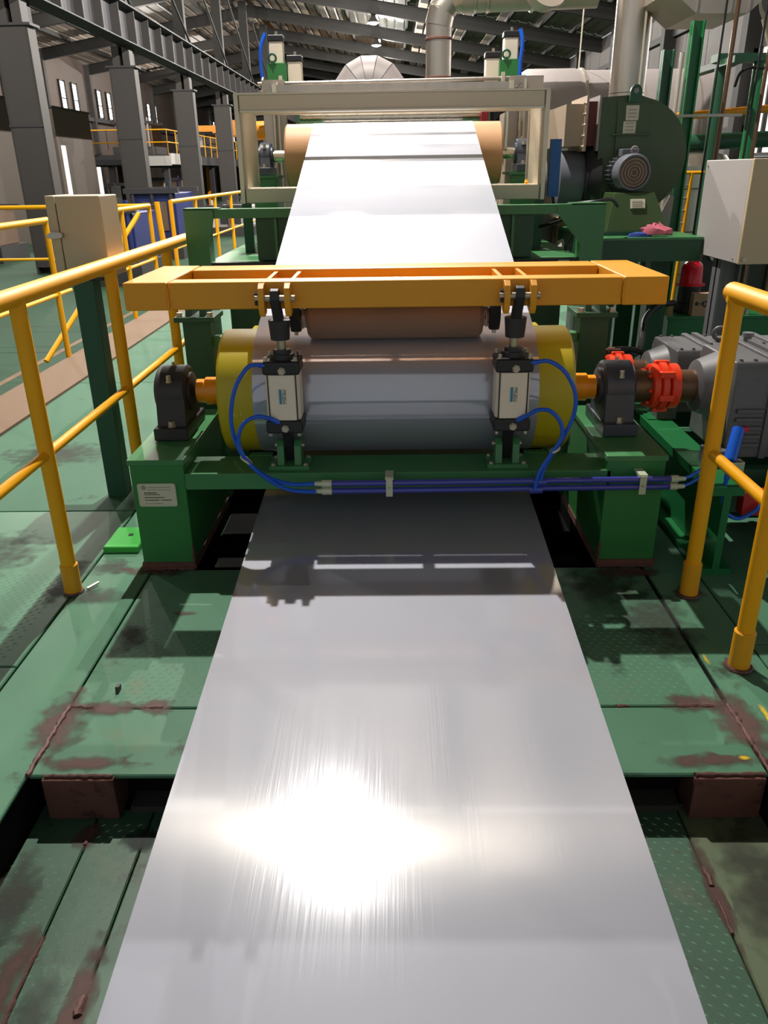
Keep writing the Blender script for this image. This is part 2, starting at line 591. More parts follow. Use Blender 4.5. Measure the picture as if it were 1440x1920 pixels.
obj('bottom_flange', MB().box(-7.75, -7.25, 8, 75, 4.95, 4.98), 'girder_grey', gd)
obj('top_flange', MB().box(-7.75, -7.2, 8, 75, 5.82, 5.86), 'girder_grey', gd)
for k in range(48):
    y = 9 + k * 1.38
    obj('stiffener', MB().box(-7.48, -7.27, y, y + 0.03, 4.98, 5.82), 'column_grey', gd)
obj('rail', MB().box(-7.53, -7.47, 8, 75, 5.86, 5.96), 'rafter_grey', gd)
for k in range(5):
    y = 20 + 7.07 * k
    single('wind_brace', MB().cyl((-7.46, y, 8.9), (-7.46, y + 6.0, 6.05), 0.045, 8), 'rafter_grey',
           'slanted grey brace tube above the crane girder, %s bay from the front' % ['first', 'second', 'third', 'fourth', 'fifth'][k], 'brace', 'braces above the girder')

# high-bay lamps, each with its own light
lamp_names = ['overhead before the twin uprights', 'above the twin uprights', 'second beyond the twin uprights', 'third beyond the twin uprights', 'fourth beyond the twin uprights',
              'nearer of the two seen under the roof', 'farther of the two seen under the roof', 'last of the row under the far roof']
lamp_y = [6.62 + 7.05 * k for k in range(8)]
for k, y in enumerate(lamp_y):
    t = thing('bay_lamp', 'round high-bay lamp hanging on a rod, %s' % lamp_names[k], 'lamp', (-0.88, y, 7.85), 'high-bay lamps over the line')
    obj('shade', MB().lathe((-0.88, y, 7.85), (0, 0, 1), [(0, 0.27), (0.05, 0.26), (0.16, 0.16), (0.26, 0.1), (0.36, 0.1)], 24), 'lamp_shade', t)
    obj('lens', MB().lathe((-0.88, y, 7.79), (0, 0, 1), [(0, 0.08), (0.02, 0.17), (0.059, 0.24)], 24), 'lamp_lens', t)
    obj('rod', MB().cyl((-0.88, y, 8.2), (-0.88, y, roof_z(-0.88) - 0.1), 0.02, 8), 'rafter_grey', t)
    ld = bpy.data.lights.new('lamp_light', 'POINT')
    ld.shadow_soft_size = 0.04
    ld.energy = LAMP_POWER
    ld.color = (1.0, 0.95, 0.88)
    lo = bpy.data.objects.new('lamp_light', ld)
    COL.objects.link(lo)
    lo.parent = t
    lo.location = (0, 0, -0.12)
# lamps over the left aisle
for k in range(5):
    y = 14 + 12.0 * k
    t = thing('aisle_lamp', 'round high-bay lamp above the left aisle, %s from the front' % ['first', 'second', 'third', 'fourth', 'fifth'][k], 'lamp', (-13.2, y, 7.6), 'lamps over the left aisle')
    obj('shade', MB().lathe((-13.2, y, 7.6), (0, 0, 1), [(0, 0.27), (0.05, 0.26), (0.16, 0.16), (0.26, 0.1), (0.5, 0.1)], 20), 'lamp_shade', t)
    obj('lens', MB().lathe((-13.2, y, 7.585), (0, 0, 1), [(0, 0.22), (0.014, 0.24)], 20), 'lamp_lens', t)
    ld = bpy.data.lights.new('lamp_light', 'POINT')
    ld.shadow_soft_size = 0.04
    ld.energy = LAMP_POWER * 0.5
    ld.color = (1.0, 0.93, 0.85)
    lo = bpy.data.objects.new('lamp_light', ld)
    COL.objects.link(lo)
    lo.parent = t
    lo.location = (0, 0, -0.12)

# ------------------------------------------------------------------ raised deck of steel plates
deck = thing('floor_deck', None, None, (0, 3, 0), kind='structure')


def plate(x0, x1, y0, y1, m='deck', z=0.0, t=0.012, parent=None):
    mb = MB()
    e = 0.004
    mb.add([(x0, y0, z - t), (x1, y0, z - t), (x1, y1, z - t), (x0, y1, z - t),
            (x0, y0, z - e), (x1, y0, z - e), (x1, y1, z - e), (x0, y1, z - e),
            (x0 + e, y0 + e, z), (x1 - e, y0 + e, z), (x1 - e, y1 - e, z), (x0 + e, y1 - e, z)],
           [(0, 3, 2, 1), (0, 1, 5, 4), (1, 2, 6, 5), (2, 3, 7, 6), (3, 0, 4, 7), (4, 5, 9, 8), (5, 6, 10, 9), (6, 7, 11, 10), (7, 4, 8, 11), (8, 9, 10, 11)])
    return obj('deck_plate', mb, m, parent or deck, angle=20)


plate(-1.076, 1.060, 2.070, 3.03)                    # tread plate before the bridle
plate(-1.076, 1.062, 1.757, 2.062)                   # front plate
plate(-1.351, -1.084, -0.8, 3.70)
plate(-1.351, -1.084, 3.708, 12.0, 'deck_pale')
plate(-2.66, -1.359, -0.8, 2.30)
plate(-2.66, -1.359, 2.306, 3.69)
plate(-2.66, -1.359, 3.697, 6.4, 'deck_pale')
plate(-2.66, -1.359, 6.407, 8.7, 'deck_pale')
plate(-2.66, -1.359, 8.708, 12.0, 'deck_pale')
plate(1.078, 1.285, -0.8, 3.3)
plate(1.078, 1.285, 3.307, 12.0)
plate(1.291, 2.6, -0.8, 2.42)
plate(1.291, 2.6, 2.426, 3.9)
plate(1.291, 2.6, 3.907, 7.5)
plate(2.607, 5.2, -0.8, 5.0)
plate(2.607, 5.2, 5.007, 12.0)
plate(1.291, 2.6, 7.507, 12.0)
plate(-1.076, 1.070, 4.75, 8.5)
plate(-1.076, 1.070, 8.507, 12.0)
tip = plate(-1.352, -1.19, 3.2, 3.42, 'green_bright', 0.032, 0.03)
tip.name = 'hinge_plate'
obj('bolt_hole', MB().cyl((-1.262, 3.33, 0.0325), (-1.262, 3.33, 0.034), 0.013, 14), 'black_cast', tip)
obj('curb_edge', MB().box(-3.12, -2.665, -0.8, 12.0, -0.10, 0.015), 'curb', deck)
obj('curb_face', MB().box(-3.10, -3.04, -0.8, 12.0, -0.45, -0.10), 'dark_steel', deck)
# joists that carry the plates
for (x, y0, y1) in ((-1.13, -0.8, 12), (-2.6, -0.8, 12), (1.11, -0.8, 12), (2.2, -0.8, 12), (5.0, -0.8, 12)):
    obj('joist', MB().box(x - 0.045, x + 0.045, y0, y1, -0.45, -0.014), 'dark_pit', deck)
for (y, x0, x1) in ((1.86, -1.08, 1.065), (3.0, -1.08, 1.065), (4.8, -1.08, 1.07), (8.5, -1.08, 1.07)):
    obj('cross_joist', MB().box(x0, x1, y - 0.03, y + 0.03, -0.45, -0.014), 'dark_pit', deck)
obj('bottom_flange', MB().box(-0.80, 0.83, 1.765, 1.90, -0.150, -0.128), 'dark_steel', deck)
# rusty blocks at the step, their welds
for xa, xb in ((-1.036, -0.826), (0.848, 1.052)):
    obj('step_block', MB().box(xa, xb, 1.738, 1.85, -0.150, -0.003), 'rust', deck, bevel=0.004)


def bead(pts, r, n=8):
    mb = MB()
    fine = []
    for a, b in zip(pts[:-1], pts[1:]):
        a, b = Vector(a), Vector(b)
        k = max(2, int((b - a).length / 0.012))
        for i in range(k):
            fine.append(a.lerp(b, i / k) + Vector((random.uniform(-1, 1), random.uniform(-1, 1), 0)) * r * 0.35)
    fine.append(Vector(pts[-1]))
    mb.tube(fine, r, 7, smooth=0, rr=[r * random.uniform(0.6, 1.25) for _ in fine])
    return mb


for pts, r in (([(-1.08, 1.757, 0.001), (-1.08, 2.075, 0.001)], 0.009), ([(1.07, 1.757, 0.001), (1.07, 2.075, 0.001)], 0.009),
               ([(-0.83, 2.066, 0.0), (-0.77, 2.066, 0.0)], 0.006), ([(0.9, 2.066, 0), (1.02, 2.066, 0)], 0.007), ([(-1.03, 1.752, 0.002), (-0.83, 1.752, 0.002)], 0.006),
               ([(0.85, 1.752, 0.002), (1.05, 1.752, 0.002)], 0.006), ([(-1.08, 2.075, 0), (-1.0, 2.068, 0)], 0.007), ([(0.71, 2.066, 0), (0.75, 2.066, 0)], 0.006)):
    obj('weld_bead', bead(pts, r), 'rust_weld', deck)


# rust halo patches: thin scorched paint along the welds
def patch(cx, cy, sx, sy, z, seed, m='rust', n=26):
    rnd = random.Random(seed)
    vs = [(cx, cy, z)]
    for k in range(n):
        a = 2 * PI * k / n
        q = 1 + rnd.uniform(-0.28, 0.28)
        vs.append((cx + math.cos(a) * sx * q, max(cy + math.sin(a) * sy * q, 1.762 if 0 < z < 0.01 and cy > 1.762 else -9), z))
    return MB().add(vs, [(0, 1 + k, 1 + (k + 1) % n) for k in range(n)])


def scorch_mat(name, col, dens):
    m = bpy.data.materials.new(name)
    m.use_nodes = True
    N, L = m.node_tree.nodes, m.node_tree.links
    b = N['Principled BSDF']
    b.inputs['Base Color'].default_value = col
    b.inputs['Roughness'].default_value = 0.7
    tc = N.new('ShaderNodeTexCoord')
    ln = N.new('ShaderNodeVectorMath')
    ln.operation = 'LENGTH'
    mp = N.new('ShaderNodeMapping')
    mp.inputs['Location'].default_value = (-1, -1, 0)
    mp.inputs['Scale'].default_value = (2, 2, 0)
    L.new(tc.outputs['Generated'], mp.inputs['Vector'])
    L.new(mp.outputs[0], ln.inputs[0])
    n = N.new('ShaderNodeTexNoise')
    n.inputs['Scale'].default_value = 16
    n.inputs['Detail'].default_value = 8
    L.new(tc.outputs['Object'], n.inputs['Vector'])
    ad = N.new('ShaderNodeMath')
    ad.operation = 'MULTIPLY_ADD'
    ad.inputs[1].default_value = 1.5
    L.new(n.outputs['Fac'], ad.inputs[0])
    L.new(ln.outputs['Value'], ad.inputs[2])
    rp = N.new('ShaderNodeMapRange')
    rp.inputs[1].default_value = 1.55
    rp.inputs[2].default_value = 0.95
    rp.inputs[3].default_value = 0.0
    rp.inputs[4].default_value = dens
    L.new(ad.outputs[0], rp.inputs[0])
    L.new(rp.outputs[0], b.inputs['Alpha'])
    M[name] = m


scorch_mat('scorch', s(84, 56, 50), 0.9)
scorch_mat('grime', s(52, 50, 44), 0.6)
scorch_mat('oil', s(30, 38, 34), 0.85)
scorch_mat('yellow_scuff', s(226, 190, 30), 0.9)
LZ = -0.150
for i, (cx, cy, sx, sy, z, m) in enumerate(((-1.08, 1.92, 0.10, 0.26, 0.0016, 'scorch'), (1.07, 1.92, 0.10, 0.26, 0.0016, 'scorch'), (-0.93, 1.79, 0.20, 0.06, 0.0018, 'scorch'), (0.94, 1.79, 0.20, 0.06, 0.0018, 'scorch'),
        (-0.95, 2.06, 0.16, 0.05, 0.0018, 'scorch'), (-0.80, 2.07, 0.09, 0.05, 0.002, 'scorch'), (0.96, 2.08, 0.13, 0.06, 0.0018, 'scorch'), (-1.0, 2.5, 0.08, 0.12, 0.0018, 'grime'), (-0.86, 2.66, 0.07, 0.02, 0.0018, 'scorch'),
        (1.0, 2.6, 0.2, 0.3, 0.0018, 'grime'), (0.85, 2.85, 0.2, 0.2, 0.0018, 'grime'), (-1.25, 2.8, 0.16, 0.10, 0.0018, 'grime'), (-1.28, 3.06, 0.12, 0.10, 0.0018, 'grime'), (-1.42, 2.95, 0.06, 0.3, 0.0018, 'oil'),
        (-1.05, 3.02, 0.2, 0.06, 0.002, 'scorch'), (0.98, 2.98, 0.2, 0.06, 0.002, 'scorch'), (-1.22, 3.9, 0.08, 0.4, 0.0018, 'oil'), (-1.9, 3.2, 0.3, 0.3, 0.0018, 'grime'), (-2.1, 4.6, 0.4, 0.3, 0.0018, 'grime'),
        (-1.75, 2.5, 0.25, 0.2, 0.0018, 'grime'), (1.19, 2.78, 0.07, 0.07, 0.002, 'scorch'), (1.19, 2.28, 0.07, 0.07, 0.002, 'scorch'), (1.22, 1.84, 0.03, 0.1, 0.002, 'scorch'), (1.09, 2.33, 0.012, 0.05, 0.002, 'yellow_scuff'),
        (1.17, 1.99, 0.012, 0.10, 0.002, 'yellow_scuff'), (1.02, 1.82, 0.022, 0.012, 0.0022, 'yellow_scuff'), (-0.74, 1.66, 0.06, 0.05, LZ + 0.0016, 'oil'), (-0.93, 1.2, 0.05, 0.28, LZ + 0.0016, 'scorch'), (-0.74, 1.18, 0.05, 0.22, LZ + 0.0016, 'scorch'),
        (-0.89, 1.67, 0.05, 0.06, LZ + 0.0018, 'scorch'), (-1.02, 1.45, 0.08, 0.2, LZ + 0.0016, 'grime'), (-0.83, 1.1, 0.07, 0.2, LZ + 0.0018, 'grime'), (0.83, 1.5, 0.03, 0.22, LZ + 0.0018, 'scorch'), (0.98, 1.45, 0.12, 0.3, LZ + 0.0016, 'grime'))):
    obj('stain', patch(cx, cy, sx, sy, z, i), m, deck)

# lower floor plates in the pit under the strip
low = thing('floor_pit', None, None, (0, 1, LZ), kind='structure')
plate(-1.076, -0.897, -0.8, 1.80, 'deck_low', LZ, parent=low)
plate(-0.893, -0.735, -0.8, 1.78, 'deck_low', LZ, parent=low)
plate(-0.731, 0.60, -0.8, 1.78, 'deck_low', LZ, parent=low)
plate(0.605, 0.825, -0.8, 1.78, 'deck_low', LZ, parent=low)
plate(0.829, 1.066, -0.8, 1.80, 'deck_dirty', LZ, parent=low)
for pts, r in (([(-0.895, 1.72, LZ), (-0.895, 1.64, LZ)], 0.006), ([(-0.895, 1.35, LZ), (-0.895, 1.05, LZ)], 0.006), ([(-0.733, 1.2, LZ), (-0.733, 1.15, LZ)], 0.011), ([(0.827, 1.56, LZ), (0.827, 1.50, LZ)], 0.008), ([(0.827, 1.46, LZ), (0.827, 1.36, LZ)], 0.005)):
    obj('weld_bead', bead(pts, r), 'rust_weld', low)
# dark pit below the bridle
pit = thing('floor_sump', None, None, (0, 4, -0.5), kind='structure')
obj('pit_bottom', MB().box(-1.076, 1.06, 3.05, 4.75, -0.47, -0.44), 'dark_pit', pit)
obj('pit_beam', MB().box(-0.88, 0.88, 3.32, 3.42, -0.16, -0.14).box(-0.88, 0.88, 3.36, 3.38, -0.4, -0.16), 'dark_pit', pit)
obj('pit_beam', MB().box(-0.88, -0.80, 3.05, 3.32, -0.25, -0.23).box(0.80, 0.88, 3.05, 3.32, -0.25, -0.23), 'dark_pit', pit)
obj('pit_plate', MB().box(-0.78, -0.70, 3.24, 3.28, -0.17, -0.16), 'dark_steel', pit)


def lugs(x0, x1, y0, y1, z, ang, step=0.036):
    mb = MB()
    c, sn = math.cos(ang), math.sin(ang)
    j = 0
    y = y0
    while y < y1:
        x = x0 + (step / 2 if j % 2 else 0)
        while x < x1:
            L, w, h = 0.0085, 0.0022, 0.0014
            pts = [(-L, 0, 0), (0, -w, 0), (L, 0, 0), (0, w, 0), (-L * 0.4, 0, h), (L * 0.4, 0, h)]
            mb.add([(x + a * c - b * sn, y + a * sn + b * c, z + d) for a, b, d in pts], [(0, 1, 4), (1, 5, 4), (1, 2, 5), (2, 3, 5), (3, 4, 5), (3, 0, 4)])
            x += step
        y += step * 0.62
        j += 1
    return mb


A45 = math.radians(32)
for (x0, x1, y0, y1, z, a, par) in ((-1.03, -0.50, 2.10, 2.62, 0.0, A45, deck), (0.55, 1.04, 2.10, 2.62, 0.0, -A45, deck), (-0.885, -0.75, 0.8, 1.72, LZ, A45, low), (-1.07, -0.91, 0.9, 1.6, LZ, A45, low),
                                    (0.615, 0.815, 0.8, 1.74, LZ, -A45, low), (-1.9, -1.42, 2.32, 3.0, 0.0, A45, deck), (1.31, 1.8, 1.5, 2.3, 0.0, -A45, deck)):
    t = obj('tread_pattern', lugs(x0, x1, y0, y1, z, a), 'tread', par)
    t['kind'] = 'stuff'

# small litter
single('metal_offcut', MB().prism([(-0.015, 0), (0.012, 0), (0.015, 0.016), (-0.01, 0.02)], 'yz', 0, 0.012), 'dark_steel', 'small grey metal offcut lying on the green tread plate', 'scrap')
sc = bpy.data.objects['metal_offcut']
sc.location = (-0.945, 2.16, 0.002)
rl = obj('swarf', MB().cyl((-1.3, 2.85, 0.01), (-1.27, 2.90, 0.012), 0.006, 6), 'bolt_steel')
tag(rl, 'tiny bright metal chip at the foot of the left railing post', 'scrap')

# ------------------------------------------------------------------ rolls, strip
FY, FZ, FR = 3.45, 0.696, 0.272
RY, RZ_, RR_ = 4.15, 0.585, 0.272
DY, DZ, DR = 6.6, 1.712, 0.222
TH = 0.003


def roll(name, label, y, z, r, half, m, shaft_r, shaft_half, m_shaft='orange_shaft', core_r=None):
    t = thing(name, label, 'roll', (0, y, z - r))
    e = 0.012
    obj('roll_cover', MB().lathe((-half, y, z), (1, 0, 0), [(0, r - e), (e, r), (2 * half - e, r), (2 * half, r - e)], 96), m, t, angle=30)
    for sgn in (-1, 1):
        obj('shaft', MB().lathe((sgn * half, y, z), (sgn, 0, 0), [(0, shaft_r), (shaft_half * 0.72, shaft_r), (shaft_half * 0.72, shaft_r * 0.86), (shaft_half, shaft_r * 0.86)], 32), m_shaft, t)
        obj('end_disc', MB().lathe((sgn * (half - 0.002), y, z), (sgn, 0, 0), [(0, r * 0.8), (0.006, r * 0.8), (0.006, shaft_r * 1.3), (0.02, shaft_r * 1.25)], 48), m, t)
    return t


froll = roll('bridle_roll', 'front bridle roll with olive-yellow covering under the wrapped strip', FY, FZ, FR, 0.755, 'urethane', 0.062, 0.14)
for sgn, ch in ((-1, 'C'), (1, 'G')):
    text(froll, ch, 0.028, (sgn * (0.66 if sgn > 0 else 0.68), FY - FR * math.cos(0.12) - 0.001, FZ - FR * math.sin(0.12)), (PI / 2 - 0.12, 0, 0), 'chalk')
text(froll, 'I', 0.024, (-0.655, FY - FR * math.cos(0.12) - 0.001, FZ - FR * math.sin(0.12)), (PI / 2 - 0.12, 0, 0), 'chalk')
roll('bridle_roll', 'rear bridle roll with yellow covering, mostly hidden behind the front roll', RY, RZ_, RR_, 0.755, 'urethane', 0.062, 0.14)
roll('deflector_roll', 'large tan rubber roll at the top of the inclined strip', DY, DZ, DR, 0.815, 'rubber_tan', 0.042, 0.14, 'steel')
pinch = roll('pinch_roll', 'small brown rubber pinch roll pressed on the wrapped front roll', 3.33, 1.036, 0.087, 0.362, 'rubber_brown', 0.03, 0.07)


def ribbon(pts, half, th):
    # pts: (y, z) path of the strip's middle line
    n = len(pts)
    vs, fs = [], []
    for i, (y, z) in enumerate(pts):
        a, b = pts[max(0, i - 1)], pts[min(n - 1, i + 1)]
        ty, tz = b[0] - a[0], b[1] - a[1]
        l = math.hypot(ty, tz) or 1
        ny, nz = -tz / l * th / 2, ty / l * th / 2
        for k, x in enumerate((-half, -half * 0.5, 0, half * 0.5, half)):
            vs.append((x, y + ny, z + nz))
        for k, x in enumerate((-half, -half * 0.5, 0, half * 0.5, half)):
            vs.append((x, y - ny, z - nz))
    for i in range(n - 1):
        a, b = i * 10, (i + 1) * 10
        for k in range(4):
            fs.append((a + k, a + k + 1, b + k + 1, b + k))
            fs.append((a + 5 + k + 1, a + 5 + k, b + 5 + k, b + 5 + k + 1))
        fs.append((a, b, b + 5, a + 5))
        fs.append((a + 4, a + 9, b + 9, b + 4))
    fs.append((0, 5, 6, 7, 8, 9, 4, 3, 2, 1))
    e = (n - 1) * 10
    fs.append((e, e + 1, e + 2, e + 3, e + 4, e + 9, e + 8, e + 7, e + 6, e + 5))
    return MB().add(vs, fs)


def arc(cy, cz, r, a0, a1, n):
    return [(cy + r * math.cos(a0 + (a1 - a0) * i / n), cz + r * math.sin(a0 + (a1 - a0) * i / n)) for i in range(n + 1)]


g = TH / 2 + 0.0005
path = [(-0.6, -0.03), (0.0, 0.0), (0.6, 0.036), (1.0, 0.065), (1.5, 0.105), (2.0, 0.146), (2.5, 0.190), (3.0, 0.238)]
# along to the rear roll's underside
aR0 = -PI / 2 + 0.09
path += [(3.4, 0.270), (3.8, 0.294)]
Dv = Vector((FY - RY, FZ - RZ_))
Dl = Dv.length
base = math.atan2(Dv.y, Dv.x)
phi = math.acos((FR + RR_ + 2 * g) / Dl)
aT = base - phi                       # leaving point on the rear roll (upper side)
while aT < aR0:
    aT += 2 * PI
path += arc(RY, RZ_, RR_ + g, aR0 + 0.05, aT, 48)
aF0 = aT + PI                         # entering point on the front roll
up_slope = math.atan2(0.965, 3.16)
aF1 = PI / 2 + up_slope
while aF0 < aF1:
    aF0 += 2 * PI
while aF0 - aF1 > 2 * PI:
    aF0 -= 2 * PI
path += arc(FY, FZ, FR + g, aF0, aF1, 64)
p_start = path[-1]
aD0 = PI / 2 + up_slope
pD = (DY + (DR + g) * math.cos(aD0), DZ + (DR + g) * math.sin(aD0))
for k in range(1, 40):
    t = k / 40
    y = p_start[0] + (pD[0] - p_start[0]) * t
    z = p_start[1] + (pD[1] - p_start[1]) * t - 0.012 * math.sin(PI * t)
    path.append((y, z))
path += arc(DY, DZ, DR + g, aD0, PI / 2 - 0.02, 10)
path += [(7.4, DZ + DR - 0.02), (8.05, DZ + DR - 0.04)]
st = obj('steel_strip', ribbon(path, 0.6, TH), 'strip', None, angle=60)
tag(st, 'wide continuous galvanised steel strip running up the line and around the rolls', 'metal strip')


# pillow blocks
def pillow(label, x0, x1, y, zc, r, zb, m, group, flat=0.175):
    t = thing('pillow_block', label, 'bearing', ((x0 + x1) / 2, y, zb), group)
    xm = (x0 + x1) / 2
    mb = MB().lathe((x0 + 0.012, y, zc), (1, 0, 0), [(0, r * 0.9), (0.01, r), (x1 - x0 - 0.034, r), (x1 - x0 - 0.024, r * 0.9)], 32)
    obj('housing', mb, m, t, angle=30)
    mb = MB().prism([(y - r * 0.98, zc), (y - r * 1.15, zb + 0.05), (y + r * 1.15, zb + 0.05), (y + r * 0.98, zc)], 'yz', x0 + 0.015, x1 - 0.015)
    obj('pedestal', mb, m, t, bevel=0.006)
    obj('base_flange', MB().box(x0 + 0.005, x1 - 0.005, y - flat, y + flat, zb, zb + 0.055), m, t, bevel=0.006)
    for xx, d in ((x0, -1), (x1, 1)):
        obj('seal_cover', MB().lathe((xx + (0.014 if d < 0 else -0.014), y, zc), (d, 0, 0), [(0, r * 0.72), (0.012, r * 0.72), (0.016, r * 0.6)], 28), m, t)
    for yy in (y - flat + 0.04, y + flat - 0.04):
        bolt(t, (xm, yy, zb + 0.055), (0, 0, 1), 0.017, 0.025)
    for yy in (y - r * 0.85, y + r * 0.85):
        bolt(t, (xm, yy, zc + r * 0.55), (0, 0, 1), 0.012, 0.03)
    bolt(t, (xm, y, zc + r * 0.98), (0, 0, 1), 0.008, 0.018)
    return t


pillow('black pillow block on the left green end post', -1.075, -0.915, FY, FZ, 0.118, 0.515, 'charcoal', None)
pillow('blue-grey pillow block on the right green end post', 0.905, 1.065, FY, FZ, 0.118, 0.515, 'slate', None)
pillow('dark pillow block of the rear roll behind the left green end post', -1.075, -0.915, RY, RZ_, 0.118, 0.405, 'charcoal', None)
pillow('dark pillow block of the rear roll behind the right green end post', 0.905, 1.065, RY, RZ_, 0.118, 0.405, 'slate', None)
pillow('dark blue pillow block left of the tan deflector roll', -1.035, -0.925, DY, DZ, 0.10, 1.58, 'slate', None, 0.17)
pillow('dark blue pillow block right of the tan deflector roll', 0.925, 1.035, DY, DZ, 0.10, 1.58, 'slate', None, 0.17)

# ------------------------------------------------------------------ bridle frame
fr = thing('bridle_stand', 'green welded bridle frame with two end posts and a cross beam under the front roll', 'machine frame', (0, 3.4, 0))
for xa, xb, nm in ((-1.115, -0.888, 'l'), (0.876, 1.117, 'r')):
    e = obj('end_post', MB().box(xa, xb, 3.04, 3.78, 0.0, 0.488), 'green_post', fr, bevel=0.004)
    obj('cap_plate', MB().box(xa - 0.006, xb + 0.006, 3.032, 3.79, 0.488, 0.513), 'green', fr, bevel=0.003)
    obj('rear_post', MB().box(xa, xb, 3.86, 4.46, 0.0, 0.403), 'green', fr, bevel=0.004)
    obj('rusty_foot', MB().box(xa - 0.004, xb + 0.004, 3.034, 3.785, 0.0, 0.035), 'rust', fr, label='rusty unpainted foot of the post')
    xi = xb if nm == 'l' else xa
    obj('weld_bead', bead([(xi, 3.036, 0.03), (xi, 3.036, 0.12)], 0.006), 'rust_weld', fr)
    obj('weld_bead', bead([(xa, 3.03, 0.006), (xb, 3.03, 0.006)], 0.006), 'rust_weld', fr)
obj('cross_beam', MB().box(-0.888, 0.895, 3.04, 3.26, 0.376, 0.448), 'green', fr, bevel=0.003)
npl = obj('name_plate', MB().box(-1.092, -0.930, 3.034, 3.0395, 0.304, 0.408), 'label_white', fr, label='pale printed name plate')
obj('plate_rim', MB().box(-1.092, -0.930, 3.0325, 3.034, 0.404, 0.408).box(-1.092, -0.930, 3.0325, 3.034, 0.304, 0.308).box(-1.092, -1.088, 3.0325, 3.034, 0.304, 0.408).box(-0.934, -0.930, 3.0325, 3.034, 0.304, 0.408), 'clamp_pale', npl)
obj('plate_emblem', MB().torus((-1.066, 3.0335, 0.390), (0, 1, 0), 0.008, 0.0012, 18, 6).box(-1.067, -1.065, 3.033, 3.034, 0.385, 0.395), 'label_ink', npl)
mbp, mbd = MB(), MB()
rnd = random.Random(3)
for (x0, x1, z, h, dark) in ((-1.05, -0.952, 0.391, 0.0035, 0), (-1.05, -0.952, 0.380, 0.003, 0), (-1.066, -1.012, 0.366, 0.005, 1), (-1.066, -1.0, 0.358, 0.003, 1), (-1.066, -0.982, 0.345, 0.004, 1), (-1.066, -1.006, 0.333, 0.004, 1), (-0.998, -0.952, 0.333, 0.004, 1), (-1.066, -0.99, 0.317, 0.003, 0)):
    x = x0
    while x < x1:
        w = rnd.uniform(0.002, 0.006)
        (mbd if dark else mbp).box(x, min(x + w, x1), 3.0332, 3.034, z - h / 2, z + h / 2)
        x += w + 0.0014
obj('plate_print', mbd, 'label_ink', npl)['kind'] = 'stuff'
obj('plate_print_pale', mbp, 'label_ink_pale', npl)['kind'] = 'stuff'
for x in (-0.45, 0.468):
    t = obj('clevis_base', MB().box(x - 0.085, x + 0.085, 3.07, 3.20, 0.448, 0.466), 'green', fr, bevel=0.002)
    for d in (-0.05, 0.022):
        obj('clevis_lug', MB().prism([(3.09, 0.466), (3.18, 0.466), (3.17, 0.545), (3.15, 0.565), (3.12, 0.565), (3.10, 0.545)], 'yz', x + d, x + d + 0.028), 'green', t)
    for dx in (-0.068, 0.068):
        bolt(fr, (x + dx, 3.085, 0.466), (0, 0, 1), 0.009, 0.009)
        bolt(fr, (x + dx, 3.185, 0.466), (0, 0, 1), 0.009, 0.009)
    obj('clevis_pin', MB().cyl((x - 0.062, 3.135, 0.54), (x + 0.062, 3.135, 0.54), 0.010, 12), 'bolt_steel', t)
    obj('beam_bracket', MB().box(x - 0.2 if x < 0 else x + 0.1, x - 0.1 if x < 0 else x + 0.2, 3.262, 3.30, 0.40, 0.452), 'green', fr)

# pivot posts behind, pinch arm
for sgn in (-1, 1):
    t = thing('pivot_post', 'dark green arm post with flange plate, behind the %s end of the front roll' % ('left' if sgn < 0 else 'right'), 'post', (sgn * 0.985, 3.95, 0))
    obj('post', MB().box(sgn * 0.985 - 0.07, sgn * 0.985 + 0.07, 3.9, 4.04, 0.403, 0.93), 'green_dark', t, bevel=0.004)
    obj('flange_plate', MB().box(sgn * 0.985 - 0.10, sgn * 0.985 + 0.10, 3.86, 4.08, 0.93, 0.955), 'green_dark', t, bevel=0.003)
    obj('side_bracket', MB().box(*sorted((sgn * 0.915, sgn * 0.76)), 3.93, 4.0, 0.80, 0.845), 'green', t)
    obj('pivot_lug', MB().prism([(3.90, 0.955), (4.06, 0.955), (4.02, 1.13), (3.94, 1.13)], 'yz', sgn * 0.985 - 0.05, sgn * 0.985 - 0.02).prism([(3.90, 0.955), (4.06, 0.955), (4.02, 1.13), (3.94, 1.13)], 'yz', sgn * 0.985 + 0.02, sgn * 0.985 + 0.05), 'green_dark', t)
    bolt(t, (sgn * 0.985 - 0.075, 3.885, 0.955), (0, 0, 1), 0.016, 0.02)
    bolt(t, (sgn * 0.985 + 0.075, 3.885, 0.955), (0, 0, 1), 0.016, 0.02)

arm = thing('pinch_lifter', 'yellow rectangular welded tube frame swung above the front roll', 'machine frame', (0, 3.3, 1.122))
obj('front_bar', MB().box(-0.86, 0.86, 3.03, 3.13, 1.122, 1.224), 'yellow_arm', arm, bevel=0.006)
obj('rear_bar', MB().box(-0.86, 0.86, 3.43, 3.60, 1.122, 1.224), 'yellow_arm', arm, bevel=0.006)
for sgn in (-1, 1):
    xs = sorted((sgn * 0.862, sgn * 1.03))
    obj('side_bar', MB().box(xs[0], xs[1], 3.026, 3.60, 1.121, 1.2255), 'yellow_arm', arm, bevel=0.006)
    obj('pivot_arm', MB().box(sgn * 0.985 - 0.015, sgn * 0.985 + 0.015, 3.60, 4.02, 1.06, 1.125), 'yellow_arm', arm)
    obj('weld_bead', bead([(sgn * 0.861, 3.024, 1.125), (sgn * 0.861, 3.024, 1.222)], 0.004), 'yellow_arm', arm)
obj('roll_carrier', MB().box(-0.38, 0.62, 3.160, 3.205, 1.126, 1.138), 'yellow_arm', arm)
obj('roll_carrier', MB().box(-0.63, 0.64, 3.213, 3.43, 1.126, 1.138), 'yellow_arm', arm)
obj('carrier_end', MB().box(-0.63, -0.38, 3.186, 3.213, 1.126, 1.138), 'yellow_arm', arm)
